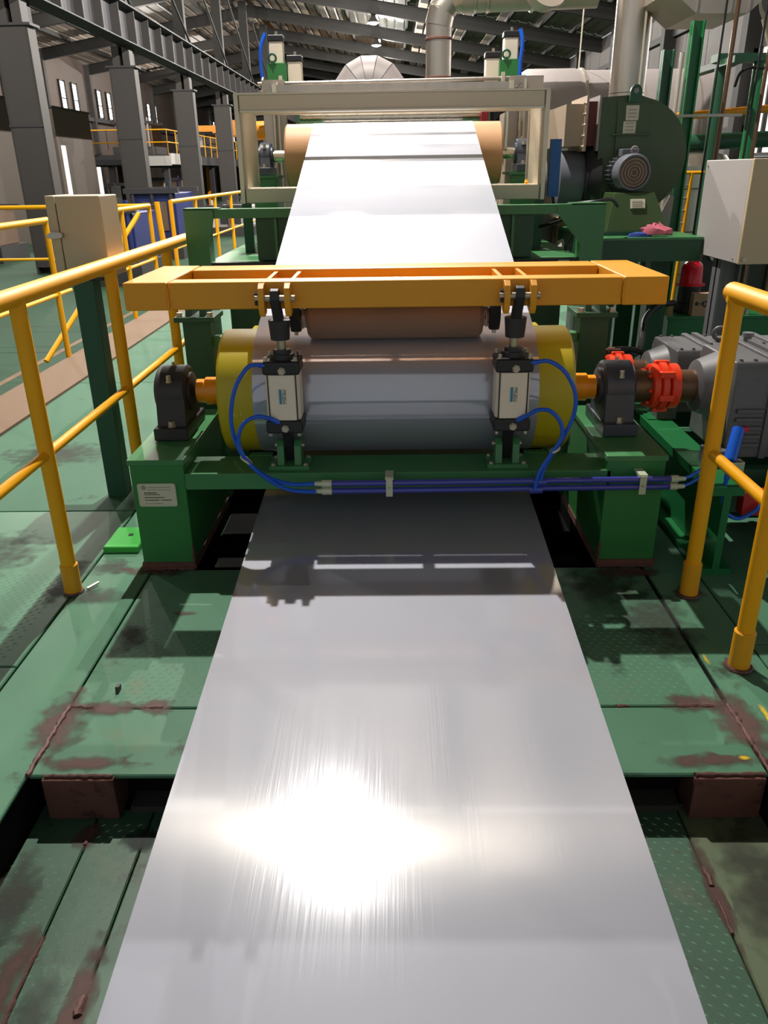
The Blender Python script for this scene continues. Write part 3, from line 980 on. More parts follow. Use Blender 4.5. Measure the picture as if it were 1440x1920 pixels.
obj('carrier_tie', MB().box(-0.02, 0.02, 3.13, 3.213, 1.126, 1.138), 'yellow_arm', arm)
for x in (-0.45, 0.468):
    for d in (-0.058, 0.040):
        obj('gusset', MB().box(x + d, x + d + 0.016, 3.13, 3.43, 1.13, 1.215), 'yellow_arm', arm)
        obj('lug', MB().prism([(3.03, 1.218), (3.0, 1.222), (2.972, 1.205), (2.965, 1.165), (2.972, 1.12), (2.99, 1.10), (3.03, 1.11)], 'yz', x + d - 0.002, x + d + 0.020), 'yellow_arm', arm, bevel=0.002)
    obj('lug_pin', MB().cyl((x - 0.075, 2.998, 1.165), (x + 0.075, 2.998, 1.165), 0.013, 14), 'bolt_steel', arm)
    for zz in (1.185, 1.15):
        bolt(arm, (x - 0.062 if x > 0 else x - 0.062, 2.985, zz), (-1, 0, 0), 0.008, 0.012, 'charcoal')
for sgn in (-1, 1):
    xs = sgn * 0.415
    t = thing('roll_bearing', 'black bearing block hanging under the yellow arm, %s end of the brown pinch roll' % ('left' if sgn < 0 else 'right'), 'bearing', (xs, 3.33, 1.0))
    obj('housing', MB().prism([(3.25, 1.122), (3.41, 1.122), (3.40, 1.03), (3.37, 0.985), (3.29, 0.985), (3.26, 1.03)], 'yz', xs - 0.022, xs + 0.022), 'black_cast', t, bevel=0.005)
    bolt(t, (xs, 3.30, 0.985), (0, 0, -1), 0.009, 0.014)
    # crumpled film around the shaft
    mb = MB()
    rnd = random.Random(11 + sgn)
    prof = [(-0.018, 0.034), (-0.010, 0.042), (0.0, 0.037), (0.008, 0.043), (0.016, 0.034)]
    n = 18
    vs, fs = [], []
    for t_, r_ in prof:
        for k in range(n):
            a = 2 * PI * k / n
            q = r_ * rnd.uniform(0.92, 1.14)
            vs.append((sgn * 0.378 + t_ * 0.7 * 1.0, 3.33 + q * math.cos(a), 1.036 + q * math.sin(a)))
    for i in range(len(prof) - 1):
        for k in range(n):
            fs.append((i * n + k, i * n + (k + 1) % n, (i + 1) * n + (k + 1) % n, (i + 1) * n + k))
    mb.add(vs, fs)
    single('plastic_wrap', mb, 'plastic_film', 'crumpled clear film wrapped round the %s shaft of the brown pinch roll' % ('left' if sgn < 0 else 'right'), 'wrapping')


# ------------------------------------------------------------------ air cylinders
def air_cylinder(x, label):
    y = 3.085
    t = thing('air_cylinder', label, 'air cylinder', (x, y, 0.54))
    obj('barrel', MB().prism([(x - 0.068, y - 0.045), (x - 0.050, y - 0.068), (x + 0.050, y - 0.068), (x + 0.068, y - 0.045), (x + 0.068, y + 0.045), (x + 0.05, y + 0.068), (x - 0.05, y + 0.068), (x - 0.068, y + 0.045)], 'xy', 0.682, 0.868), 'cylinder_body', t, bevel=0.004)
    b = t.children[0]
    for dx in (-0.056, 0.056):
        obj('slot', MB().box(x + dx - 0.002, x + dx + 0.002, y - 0.066, y - 0.058, 0.684, 0.866), 'charcoal', b)
    st = obj('sticker', MB().box(x - 0.016, x + 0.016, y - 0.0695, y - 0.068, 0.750, 0.812), 'label_white', t, label='blue and white printed sticker')
    obj('sticker_band', MB().box(x - 0.012, x - 0.003, y - 0.0702, y - 0.0695, 0.752, 0.810), 'label_blue', st)
    rnd = random.Random(5)
    mb = MB()
    for k in range(12):
        z = 0.754 + k * 0.0046
        for xx in (0.0, 0.005, 0.010):
            if rnd.random() < 0.75:
                mb.box(x + xx, x + xx + 0.0035, y - 0.0700, y - 0.0695, z, z + 0.003)
    obj('sticker_print', mb, 'label_ink', st)['kind'] = 'stuff'
    for z0, z1, nm in ((0.868, 0.922, 'rod_end_cap'), (0.628, 0.682, 'base_end_cap')):
        obj(nm, MB().box(x - 0.074, x + 0.074, y - 0.074, y + 0.074, z0, z1), 'black_cast', t, bevel=0.010)
    obj('gland', MB().lathe((x, y, 0.922), (0, 0, 1), [(0, 0.05), (0.02, 0.048), (0.02, 0.036), (0.036, 0.034)], 24), 'black_cast', t)
    obj('piston_rod', MB().lathe((x, y, 0.955), (0, 0, 1), [(0, 0.017), (0.035, 0.017), (0.035, 0.022), (0.047, 0.022)], 20), 'steel', t)
    # rod clevis: block and fork tongue up to the arm lugs
    k = obj('rod_clevis', MB().lathe((x, y - 0.02, 1.0), (0, 0, 1), [(0, 0.037), (0.075, 0.043)], 20), 'charcoal', t)
    obj('rod_tongue', MB().prism([(y - 0.05, 1.06), (y + 0.015, 1.06), (2.998 + 0.03, 1.165), (2.998 + 0.02, 1.195), (2.998, 1.203), (2.998 - 0.02, 1.195), (2.998 - 0.03, 1.165)], 'yz', x - 0.017, x + 0.017), 'charcoal', t, bevel=0.004)
    obj('base_tongue', MB().prism([(y - 0.03, 0.63), (y + 0.055, 0.63), (3.135 + 0.02, 0.53), (3.135, 0.472), (3.135 - 0.02, 0.53)], 'yz', x - 0.018, x + 0.018), 'black_cast', t)
    for dx in (-0.058, 0.058):
        for dy in (-0.058, 0.058):
            bolt(t, (x + dx, y + dy, 0.922), (0, 0, 1), 0.0085, 0.016)
            bolt(t, (x + dx, y + dy, 0.628), (0, 0, -1), 0.0085, 0.012)
    for zz in (0.885, 0.650):
        bolt(t, (x + 0.0 + 0.004, y - 0.074, zz), (0, -1, 0), 0.013, 0.010)
    sx = -1 if x < 0 else 1
    obj('port_fitting', MB().cyl((x + sx * 0.045, y - 0.06, 0.905), (x + sx * 0.085, y - 0.07, 0.91), 0.010, 12), 'hose_blue', t)
    obj('port_fitting', MB().cyl((x + sx * 0.02, y - 0.07, 0.675), (x + sx * 0.05, y - 0.082, 0.695), 0.010, 12), 'hose_blue', t)
    return t


air_cylinder(-0.45, 'left silver air cylinder with black end caps, between beam and yellow arm')
air_cylinder(0.468, 'right silver air cylinder with black end caps, between beam and yellow arm')

single('air_hose', MB().tube([(-0.53, 3.012, 0.912), (-0.575, 3.0, 0.905), (-0.628, 2.99, 0.83), (-0.655, 2.985, 0.72), (-0.65, 2.985, 0.62), (-0.615, 2.985, 0.535), (-0.545, 2.98, 0.465), (-0.44, 2.975, 0.425), (-0.33, 2.975, 0.425)], 0.0085, 10), 'hose_blue',
       'long blue hose looping from the top of the left air cylinder to the upper pipe', 'hose')
single('air_hose', MB().tube([(-0.497, 3.0, 0.697), (-0.555, 2.985, 0.71), (-0.61, 2.975, 0.68), (-0.632, 2.97, 0.61), (-0.605, 2.968, 0.53), (-0.53, 2.965, 0.455), (-0.44, 2.962, 0.405), (-0.33, 2.965, 0.392)], 0.0085, 10), 'hose_blue',
       'shorter blue hose from the base of the left air cylinder to the lower pipe', 'hose')
single('air_hose', MB().tube([(0.553, 3.012, 0.912), (0.60, 3.0, 0.915), (0.66, 2.99, 0.875), (0.702, 2.985, 0.80), (0.708, 2.985, 0.72), (0.68, 2.985, 0.63), (0.635, 2.98, 0.55), (0.60, 2.972, 0.48), (0.588, 2.966, 0.425)], 0.0085, 10), 'hose_blue',
       'long blue hose arching from the top of the right air cylinder down to the pipes', 'hose')
single('air_hose', MB().tube([(0.518, 3.0, 0.695), (0.56, 2.985, 0.725), (0.61, 2.98, 0.723), (0.652, 2.975, 0.68), (0.662, 2.97, 0.62), (0.622, 2.965, 0.545), (0.582, 2.96, 0.475), (0.566, 2.958, 0.395)], 0.0085, 10), 'hose_blue',
       'short blue hose from the base of the right air cylinder down to the pipes', 'hose')
single('cable_tie', MB().torus((-0.612, 2.977, 0.534), (0.6, 0, 0.8), 0.021, 0.004, 16, 6).torus((-0.605, 2.977, 0.527), (0.6, 0, 0.8), 0.021, 0.003, 16, 6), 'label_white', 'white tie binding the two left blue hoses', 'cable tie')
single('cable_tie', MB().torus((0.640, 2.976, 0.562), (0.5, 0, -0.85), 0.020, 0.005, 16, 6), 'label_white', 'white tie binding the two right blue hoses', 'cable tie')
for z, nm in ((0.425, 'upper'), (0.392, 'lower')):
    t = thing('air_pipe', '%s blue rigid air pipe along the front of the green cross beam' % nm, 'pipe', (0.43, 2.975, z))
    dz = 0.008
    obj('tube', MB().cyl((-0.27, 2.975, z), (1.13, 2.975, z + dz), 0.0125, 16), 'pipe_blue', t)
    obj('fitting', MB().lathe((-0.335, 2.975, z), (1, 0, 0), [(0, 0.009), (0.03, 0.012), (0.03, 0.016), (0.07, 0.016)], 14), 'clamp_pale', t)
    obj('fitting', MB().lathe((1.12, 2.975, z + dz), (1, 0, 0), [(0, 0.015), (0.03, 0.015), (0.03, 0.011), (0.06, 0.009)], 14), 'clamp_pale', t)
    obj('tee_fitting', MB().lathe((0.56 if z > 0.41 else 0.545, 2.975, z), (1, 0, 0), [(0, 0.018), (0.055, 0.018)], 12), 'pipe_blue', t)
    obj('hose_tail', MB().tube([(1.17, 2.975, z + dz), (1.21, 2.985, z + dz + 0.012), (1.27, 3.0, z + dz + 0.05), (1.32, 3.02, z + 0.09)], 0.0075, 8), 'hose_blue', t)
for x, nm in ((-0.028, 'middle'), (1.005, 'right end')):
    t = thing('pipe_clamp', 'pale plastic clamp holding both blue pipes, at the %s' % nm, 'clamp', (x, 2.97, 0.37))
    obj('clamp_body', MB().box(x - 0.014, x + 0.014, 2.955, 2.96, 0.372, 0.452), 'clamp_pale', t, bevel=0.002)
    obj('clamp_back', MB().box(x - 0.017, x + 0.017, 2.96, 3.04, 0.444, 0.456), 'clamp_pale', t)
    bolt(t, (x, 2.955, 0.41), (0, -1, 0), 0.005, 0.005)

# ------------------------------------------------------------------ railings in front
def post_mb(x, y, z0, z1, r):
    return MB().cyl((x, y, z0), (x, y, z1), r, 18)


rl = thing('guard_railing', 'yellow pipe railing along the left walkway, nearest the camera on the left', 'railing', (-1.355, 3.5, 0))
obj('top_rail', MB().tube([(-1.355, 1.4, 1.20), (-1.355, 3.2, 1.207), (-1.355, 5.80, 1.215)], 0.034, 16, smooth=3), 'yellow', rl)
obj('mid_rail', MB().cyl((-1.355, 1.4, 0.61), (-1.355, 5.84, 0.61), 0.020, 14), 'yellow', rl)
for k in range(4):
    y = 2.84 + k
    obj('post', post_mb(-1.355, y, 0, 1.19, 0.030), 'yellow', rl)
    obj('post_sleeve', MB().lathe((-1.355, y, 0), (0, 0, 1), [(0, 0.036), (0.13, 0.036), (0.135, 0.031)], 18), 'yellow_worn', rl)
    obj('foot_weld', MB().torus((-1.355, y, 0.004), (0, 0, 1), 0.036, 0.007, 20, 6), 'rust_weld', rl)
rr = thing('guard_railing', 'yellow pipe railing at the right foreground beside the gear units', 'railing', (1.188, 2.3, 0))
obj('top_rail', MB().tube([(1.187, 2.785, 1.165), (1.187, 2.775, 1.19), (1.187, 2.74, 1.195), (1.187, 1.6, 1.195), (1.187, -0.4, 1.195)], 0.034, 16, smooth=4), 'yellow', rr)
obj('mid_rail', MB().cyl((1.187, 2.785, 0.612), (1.187, -0.4, 0.61), 0.021, 14), 'yellow', rr)
for k in range(4):
    y = 2.785 - 0.505 * k
    obj('post', post_mb(1.187, y, 0, 1.185 if k else 1.175, 0.029), 'yellow', rr)
    obj('post_sleeve', MB().lathe((1.187, y, 0), (0, 0, 1), [(0, 0.036), (0.145, 0.036), (0.15, 0.031)], 18), 'yellow_worn', rr)
    obj('foot_weld', MB().torus((1.187, y, 0.004), (0, 0, 1), 0.040, 0.008, 20, 6), 'rust_weld', rr)

# railings on the far curb
r2 = thing('guard_railing', 'yellow railing on the curb beyond the cream control box', 'railing', (-3.12, 9, 0))
obj('top_rail', MB().cyl((-3.12, 4.6, 1.235), (-3.12, 7.42, 1.235), 0.028, 12).cyl((-3.12, 8.6, 1.235), (-3.12, 10.6, 1.235), 0.028, 12), 'yellow', r2)
obj('return_rail', MB().cyl((-3.12, 10.6, 1.235), (-5.6, 10.6, 1.235), 0.026, 12).cyl((-3.12, 10.6, 0.6), (-5.6, 10.6, 0.6), 0.018, 10), 'yellow', r2)
obj('mid_rail', MB().cyl((-3.12, 4.6, 0.59), (-3.12, 7.7, 0.59), 0.018, 10).cyl((-3.12, 8.6, 0.59), (-3.12, 10.6, 0.59), 0.018, 10), 'yellow', r2)
for y in (5.5, 7.38, 9.5, 10.6):
    obj('post', post_mb(-3.12, y, 0.0, 1.24, 0.026), 'yellow', r2)
obj('stair_stringer', MB().cyl((-3.2, 10.4, 1.15), (-3.9, 8.6, -0.3), 0.03, 10), 'yellow', r2)
r3 = thing('guard_railing', 'far yellow railing behind the green gusset frame on the left', 'railing', (-3.12, 15, 0))
obj('top_rail', MB().cyl((-3.12, 11.65, 1.245), (-3.12, 24, 1.245), 0.03, 12), 'yellow', r3)
obj('mid_rail', MB().cyl((-3.12, 11.65, 0.62), (-3.12, 24, 0.62), 0.018, 10), 'yellow', r3)
for k in range(9):
    obj('post', post_mb(-3.12, 11.65 + 1.45 * k, -0.45, 1.24, 0.03), 'yellow', r3)
obj('gate_leaf', MB().cyl((-3.14, 11.25, 0.0), (-3.2, 11.25, 1.26), 0.036, 12).cyl((-3.2, 11.25, 1.22), (-3.16, 11.45, 0.02), 0.03, 10), 'yellow', r3)

# ------------------------------------------------------------------ control box on green post (left)
cb = thing('control_box', 'cream control box on a dark green post beside the left railing', 'control box', (-1.51, 3.93, 0))
obj('post', MB().box(-1.56, -1.46, 3.88, 3.98, 0, 1.13), 'green_dark', cb, bevel=0.003)
obj('box_body', MB().box(-1.605, -1.392, 3.945, 4.20, 1.138, 1.512), 'cabinet_cream', cb, bevel=0.006)
obj('box_door', MB().box(-1.652, -1.608, 3.942, 4.20, 1.138, 1.514), 'cabinet_cream', cb, bevel=0.005)
obj('latch', MB().prism([(-1.664, 1.338), (-1.64, 1.354), (-1.595, 1.351), (-1.588, 1.328), (-1.64, 1.322), (-1.664, 1.328)], 'xz', 3.92, 3.942).cyl((-1.598, 3.915, 1.339), (-1.598, 3.945, 1.339), 0.013, 12), 'steel', cb, label='bright metal latch')
obj('mount_plate', MB().box(-1.63, -1.42, 3.90, 4.15, 1.13, 1.138), 'charcoal', cb)
for dx in (-1.36, -1.47):
    bolt(cb, (dx - 0.055, 3.945, 1.485 if dx > -1.4 else 1.165), (0, -1, 0), 0.005, 0.003)

# ------------------------------------------------------------------ drive side: couplings, gear units
def drive(y, zc, tag_, yh, ztop):
    t = thing('grid_coupling', 'orange-red bolted coupling on the %s drive shaft' % tag_, 'coupling', (1.2, y, zc - 0.1))
    obj('hub', MB().lathe((1.066, y, zc), (1, 0, 0), [(0, 0.074), (0.075, 0.074)], 28), 'hub_brown', t)
    obj('hub', MB().lathe((1.255, y, zc), (1, 0, 0), [(0, 0.072), (0.095, 0.072)], 28), 'hub_brown', t)
    for xa in (1.135, 1.172, 1.215):
        w = 0.034 if xa < 1.21 else 0.045
        r = 0.10 if xa != 1.172 else 0.107
        obj('cover_ring', MB().lathe((xa, y, zc), (1, 0, 0), [(0, r * 0.9), (0.004, r), (w - 0.004, r), (w, r * 0.9)], 32), 'coupling', t)
    for k in range(8):
        a = PI * 2 * k / 8
        bolt(t, (1.128, y + 0.084 * math.cos(a), zc + 0.084 * math.sin(a)), (-1, 0, 0), 0.008, 0.012, 'coupling')
    for k in range(6):
        a = PI * 2 * k / 6 + 0.3
        obj('cover_lug', MB().box(1.16, 1.225, y + 0.1 * math.cos(a) - 0.014, y + 0.1 * math.cos(a) + 0.014, zc + 0.1 * math.sin(a) - 0.014, zc + 0.1 * math.sin(a) + 0.014), 'coupling', t, bevel=0.004)
    gb = thing('gear_unit', 'grey cast gear unit with lifting eye on the %s drive' % tag_, 'gearbox', (1.7, y, 0.4))
    x0, x1 = 1.43, 2.25
    obj('shaft_collar', MB().lathe((1.335, y, zc), (1, 0, 0), [(0, 0.085), (0.01, 0.115), (0.05, 0.13), (0.10, 0.15)], 36), 'gearbox_grey', gb)
    zl = 0.425
    prof = [(y - yh, zl), (y + yh, zl), (y + yh, ztop - 0.05), (y + yh - 0.03, ztop), (y - yh + 0.03, ztop), (y - yh, ztop - 0.05)]
    body = obj('housing', MB().prism(prof, 'yz', x0, x1), 'gearbox_grey', gb, bevel=0.01)
    for xx in (1.58, 1.95):
        obj('joint_rib', MB().prism([(a + (0.012 if a > y else -0.012), b + (0.014 if b > zc else 0)) for a, b in prof], 'yz', xx, xx + 0.03), 'gearbox_grey', gb, bevel=0.004)
    for k in range(5):
        z = zl + 0.055 + k * 0.038
        obj('cooling_fin', MB().box(1.455, 1.57, y - yh - 0.018, y - yh, z, z + 0.017), 'gearbox_grey', gb, bevel=0.003)
    for xx in (1.345, 1.80):
        obj('foot', MB().box(xx, xx + 0.10, y - yh - 0.05, y - yh + 0.05, zl - 0.02, zl + 0.05), 'gearbox_grey', gb, bevel=0.004)
        bolt(gb, (xx + 0.04, y - yh, zl + 0.05), (0, 0, 1), 0.020, 0.03, 'black_cast')
    for k in range(6):
        xx = 1.46 + k * 0.06
        bolt(gb, (xx, y - yh + 0.045, ztop), (0, 0, 1), 0.008, 0.008, 'gearbox_grey')
        bolt(gb, (xx, y + yh - 0.045, ztop), (0, 0, 1), 0.008, 0.008, 'gearbox_grey')
    obj('top_rib', MB().box(1.63, 1.66, y - yh + 0.03, y + yh - 0.03, ztop, ztop + 0.018), 'gearbox_grey', gb)
    eye_bolt(gb, (1.72, y + 0.02, ztop), 0.032, 0.010, 'gearbox_grey', (0.3, 1, 0))
    obj('oil_plug', MB().cyl((1.50, y - yh - 0.03, zl + 0.14), (1.50, y - yh - 0.01, zl + 0.14), 0.012, 14), 'red_gloss', gb, label='small red plug')
    obj('breather', MB().lathe((1.86, y, ztop), (0, 0, 1), [(0, 0.02), (0.03, 0.02), (0.03, 0.03), (0.05, 0.028)], 16), 'motor_grey', gb)
    return gb


drive(FY, FZ, 'front', 0.215, 0.845)
drive(RY, RZ_, 'rear', 0.215, 0.745)
gb = thing('drive_plinth', 'dark green steel base carrying both grey gear units', 'machine base', (1.8, 3.7, 0))
obj('base_rail', MB().box(1.285, 1.42, 2.95, 4.6, 0.365, 0.405).box(1.34, 1.37, 2.95, 4.6, 0.03, 0.365).box(1.285, 1.42, 2.95, 4.6, 0.0, 0.03), 'green_tank', gb)
obj('base_rail', MB().box(2.05, 2.25, 2.95, 4.6, 0.365, 0.405).box(2.13, 2.16, 2.95, 4.6, 0.03, 0.365).box(2.05, 2.25, 2.95, 4.6, 0.0, 0.03), 'green_tank', gb)
for ya in (3.16, 3.70, 4.40):
    obj('base_cross', MB().box(1.42, 2.05, ya, ya + 0.06, 0.2, 0.40), 'green_dark', gb)
obj('base_stub', MB().box(1.30, 1.42, 3.88, 4.42, 0.405, 0.41), 'green_tank', gb)
bk = thing('drive_brake', 'dark motor adaptor with red lamp below the front gear unit', 'machine unit', (1.55, 3.1, 0.2))
obj('adaptor', MB().lathe((1.62, 3.05, 0.33), (1, 0.0, 0), [(0, 0.07), (0.02, 0.10), (0.4, 0.10)], 24), 'machine_dark', bk)
obj('red_lamp', MB().lathe((1.50, 2.99, 0.335), (0, -1, 0), [(0, 0.012), (0.01, 0.012), (0.016, 0.006)], 14), 'indicator_red', bk)
obj('lamp_bracket', MB().box(1.44, 1.62, 2.99, 3.05, 0.26, 0.36), 'red_paint', bk)
vs_ = thing('air_valve', 'blue capped air valve with brass fittings behind the right railing post', 'valve', (1.33, 2.99, 0.4))
obj('silencer', MB().cyl((1.345, 2.97, 0.51), (1.395, 3.05, 0.62), 0.025, 16), 'hose_blue', vs_)
obj('valve_body', MB().box(1.335, 1.40, 2.95, 3.0, 0.455, 0.51), 'bolt_steel', vs_, bevel=0.003)
obj('valve_tail', MB().cyl((1.345, 2.97, 0.43), (1.345, 2.97, 0.46), 0.012, 12), 'hose_blue', vs_)
single('air_hose', MB().tube([(1.345, 2.97, 0.44), (1.342, 2.97, 0.36), (1.36, 2.97, 0.29), (1.42, 2.97, 0.255), (1.48, 2.97, 0.285), (1.515, 2.97, 0.33), (1.56, 2.99, 0.37)], 0.0085, 10), 'hose_blue', 'blue hose hanging in a loop behind the right railing', 'hose')
gd_ = thing('belt_guard', 'yellow curved guard cover behind the front gear unit', 'guard', (2.0, 4.0, 0.5))
obj('guard_shell', MB().prism([(1.80, 0.55)] + [(1.98 + 0.18 * math.cos(PI - PI * k / 12), 0.62 + 0.16 * math.sin(PI * k / 12)) for k in range(13)] + [(2.5, 0.78), (2.5, 0.55)], 'xz', 3.72, 3.90), 'yellow', gd_)
obj('guard_mesh', MB().box(2.18, 2.4, 3.70, 3.72, 0.58, 0.74), 'yellow_worn', gd_)

# grey cabinet on its post (right)
gc = thing('switch_cabinet', 'large light grey cabinet on a grey post behind the right railing', 'cabinet', (2.4, 5.4, 0))
obj('cabinet_body', MB().box(2.1, 2.75, 5.02, 5.75, 1.045, 1.635), 'cabinet_grey', gc, bevel=0.006)
obj('cabinet_door', MB().box(2.098, 2.752, 4.985, 5.02, 1.045, 1.637), 'cabinet_cream', gc, bevel=0.006)
obj('cabinet_post', MB().box(2.13, 2.27, 5.38, 5.40, 0, 1.045).box(2.13, 2.145, 5.32, 5.46, 0, 1.045).box(2.255, 2.27, 5.32, 5.46, 0, 1.045), 'cabinet_post', gc)
obj('door_lock', MB().cyl((2.13, 4.985, 1.075), (2.13, 4.975, 1.075), 0.014, 14), 'bolt_steel', gc)
obj('cable_gland', MB().cyl((2.45, 5.2, 0.9), (2.45, 5.2, 1.045), 0.03, 12), 'hose_black', gc)
for x, z in ((2.11, 1.6), (2.11, 1.07)):
    bolt(gc, (2.1, 5.08 if z < 1.2 else 5.7, z), (-1, 0, 0), 0.006, 0.004)

# hydraulic unit with red motor cap behind
hy = thing('hydraulic_tank', 'green hydraulic tank with fittings behind the gear units', 'tank', (2.6, 6.3, 0))
obj('tank_body', MB().box(2.07, 3.3, 6.0, 6.7, 0.0, 0.545), 'green_tank', hy, bevel=0.006)
obj('tank_lid', MB().box(2.05, 3.32, 5.98, 6.72, 0.545, 0.565), 'green_tank', hy)
for k in range(5):
    x = 2.55 + 0.12 * k
    obj('valve_fitting', MB().lathe((x, 6.06, 0.565), (0, 0, 1), [(0, 0.022), (0.03, 0.022), (0.03, 0.013), (0.07, 0.016)], 12), 'bolt_steel', hy)
obj('manifold_pipe', MB().tube([(2.5, 6.05, 0.62), (2.8, 6.04, 0.63), (3.1, 6.05, 0.62)], 0.012, 8), 'bolt_steel', hy)
hm = thing('pump_motor', 'black pump motor with a glossy red cap, on the green hydraulic tank', 'motor', (2.27, 6.2, 0.565))
obj('motor_body', MB().lathe((2.27, 6.2, 0.57), (0, 0, 1), [(0, 0.10), (0.06, 0.10), (0.07, 0.085), (0.2, 0.085)], 24), 'black_cast', hm)
obj('red_cap', MB().lathe((2.27, 6.2, 0.765), (0, 0, 1), [(0, 0.11), (0.012, 0.11), (0.016, 0.085), (0.13, 0.078), (0.16, 0.065), (0.18, 0.035), (0.205, 0.03), (0.215, 0.02)], 28), 'red_gloss', hm, label='glossy red bell-shaped cap')
vb = thing('carton', 'small brown carton with black marks on the hydraulic tank, half hidden by the post', 'box', (2.3, 6.03, 0.565))
obj('carton_body', MB().box(2.235, 2.40, 5.99, 6.06, 0.565, 0.73), 'cardboard', vb)
obj('carton_mark', MB().cyl((2.262, 5.99, 0.655), (2.262, 5.987, 0.655), 0.016, 6).box(2.285, 2.295, 5.987, 5.99, 0.65, 0.66).torus((2.325, 5.988, 0.655), (0, 1, 0), 0.018, 0.006, 14, 5), 'black_cast', vb)
single('hydraulic_hose', MB().tube([(2.10, 6.02, 0.66), (1.95, 5.9, 0.66), (1.80, 5.7, 0.60), (1.70, 5.4, 0.50), (1.62, 5.2, 0.475), (1.52, 5.0, 0.50), (1.42, 4.95, 0.545)], 0.022, 10), 'hose_black', 'thick black hose curving from the hydraulic tank to the line', 'hose')
single('hydraulic_hose', MB().tube([(1.32, 4.9, 0.55), (1.5, 4.95, 0.54), (1.60, 4.9, 0.50), (1.66, 4.75, 0.40), (1.68, 4.6, 0.32)], 0.018, 10), 'hose_black', 'thinner black hose ending at the rear gear unit', 'hose')
single('swivel_joint', MB().lathe((1.28, 4.88, 0.55), (1, 0.05, 0), [(0, 0.016), (0.05, 0.016), (0.05, 0.024), (0.09, 0.024), (0.09, 0.014), (0.13, 0.014)], 14), 'rust', 'brass-coloured swivel joint at the end of the black hoses', 'fitting')

# ------------------------------------------------------------------ rear tower carrying the deflector roll
tw = thing('tower_frame', 'dark green frame with gusseted legs and side platforms below the tan roll', 'machine frame', (0, 5.6, 0))
for sgn in (-1, 1):
    xo, xi = sgn * 1.29, sgn * 1.15
    obj('leg', MB().box(*sorted((xo, xi)), 5.1, 5.22, 0, 1.34), 'green', tw)
    obj('gusset_plate', MB().prism([(xo, 1.40), (sgn * 1.11, 1.40), (sgn * 1.11, 1.345), (xi, 1.19), (xi, 1.0), (xo, 1.0)] if sgn < 0 else [(xo, 1.40), (xo, 1.0), (xi, 1.0), (xi, 1.17), (sgn * 1.00, 1.345), (sgn * 1.00, 1.40)], 'xz', 5.085, 5.10), 'green', tw)
    obj('gusset_edge', MB().box(*sorted((xo, sgn * 1.08)), 5.085, 5.22, 1.395, 1.405), 'green', tw)
    obj('top_beam', MB().box(*sorted((sgn * 1.15, sgn * 0.55)), 5.1, 5.22, 1.345, 1.398), 'green', tw)
    obj('inner_block', MB().box(*sorted((sgn * 0.86, sgn * 0.62)), 5.14, 6.0, 1.09, 1.345), 'green_dark', tw, bevel=0.004)
    obj('block_rib', MB().box(sgn * 0.735 - 0.008, sgn * 0.735 + 0.008, 5.12, 5.14, 1.09, 1.34), 'green', tw)
    obj('side_platform', MB().box(*sorted((sgn * 1.18, sgn * 0.55)), 5.1, 6.5, 1.065, 1.085), 'green', tw)
    obj('platform_edge', MB().box(*sorted((sgn * 1.18, sgn * 0.55)), 5.09, 5.10, 1.02, 1.085), 'black_cast', tw)
    obj('platform_leg', MB().box(*sorted((sgn * 1.14, sgn * 1.04)), 6.3, 6.4, 0, 1.065), 'green_dark', tw)
    obj('side_plate', MB().box(*sorted((sgn * 1.10, sgn * 0.66)), 5.3, 5.36, 0, 1.0), 'green_dark', tw)
    obj('pedestal', MB().box(*sorted((sgn * 1.07, sgn * 0.89)), 6.42, 6.78, 1.085, 1.56), 'green', tw, bevel=0.004)
    obj('pedestal_cap', MB().box(*sorted((sgn * 1.09, sgn * 0.87)), 6.40, 6.80, 1.56, 1.58), 'green', tw)
    obj('rear_leg', MB().box(*sorted((sgn * 1.07, sgn * 0.95)), 6.9, 7.0, 0, 1.085), 'green_dark', tw)
single('tie_bar', MB().cyl((0.60, 5.25, 0.55), (1.25, 5.25, 0.55), 0.012, 10), 'red_paint', 'thin red tie bar behind the right end of the front roll', 'bar')
single('tag_paper', MB().box(1.02, 1.09, 5.085, 5.088, 1.045, 1.075), 'label_white', 'small white paper tag on the edge of the right green platform', 'tag')

# aluminium hood frame in front of the tan roll
al = thing('inspection_hood', 'beige aluminium box frame standing across the inclined strip', 'frame', (0, 6.0, 1.085))
obj('top_bar', MB().box(-1.012, 0.991, 5.75, 5.833, 1.975, 2.067), 'aluminium', al, bevel=0.003)
obj('top_lip', MB().box(-1.042, 1.022, 5.739, 5.833, 2.067, 2.079), 'aluminium_edge', al)
obj('bottom_lip', MB().box(-1.012, 0.991, 5.739, 5.833, 1.965, 1.975), 'aluminium_edge', al)
for sgn in (-1, 1):
    xo = -1.047 if sgn < 0 else 1.027
    obj('corner_post', MB().box(*sorted((xo, xo - sgn * 0.029)), 5.739, 5.805, 1.405, 2.072), 'aluminium_edge', al, bevel=0.003)
    obj('side_panel', MB().box(*sorted((xo - sgn * 0.029, xo - sgn * 0.046)), 5.772, 6.25, 1.405, 2.067), 'aluminium', al)
    obj('rear_post', MB().box(*sorted((xo, xo - sgn * 0.052)), 6.25, 6.30, 1.405, 2.072), 'aluminium_edge', al)
    obj('leg', MB().box(*sorted((xo, xo - sgn * 0.06)), 5.75, 5.80, 1.085, 1.405), 'green_dark', al)
obj('bottom_bar', MB().box(-1.012, 0.991, 5.75, 5.812, 1.410, 1.500), 'aluminium', al, bevel=0.003)
obj('bottom_cover', MB().box(-1.012, 0.991, 5.812, 6.0, 1.496, 1.504), 'aluminium_edge', al)
obj('rear_bar', MB().box(-0.995, 0.975, 6.25, 6.30, 1.98, 2.072), 'aluminium', al)
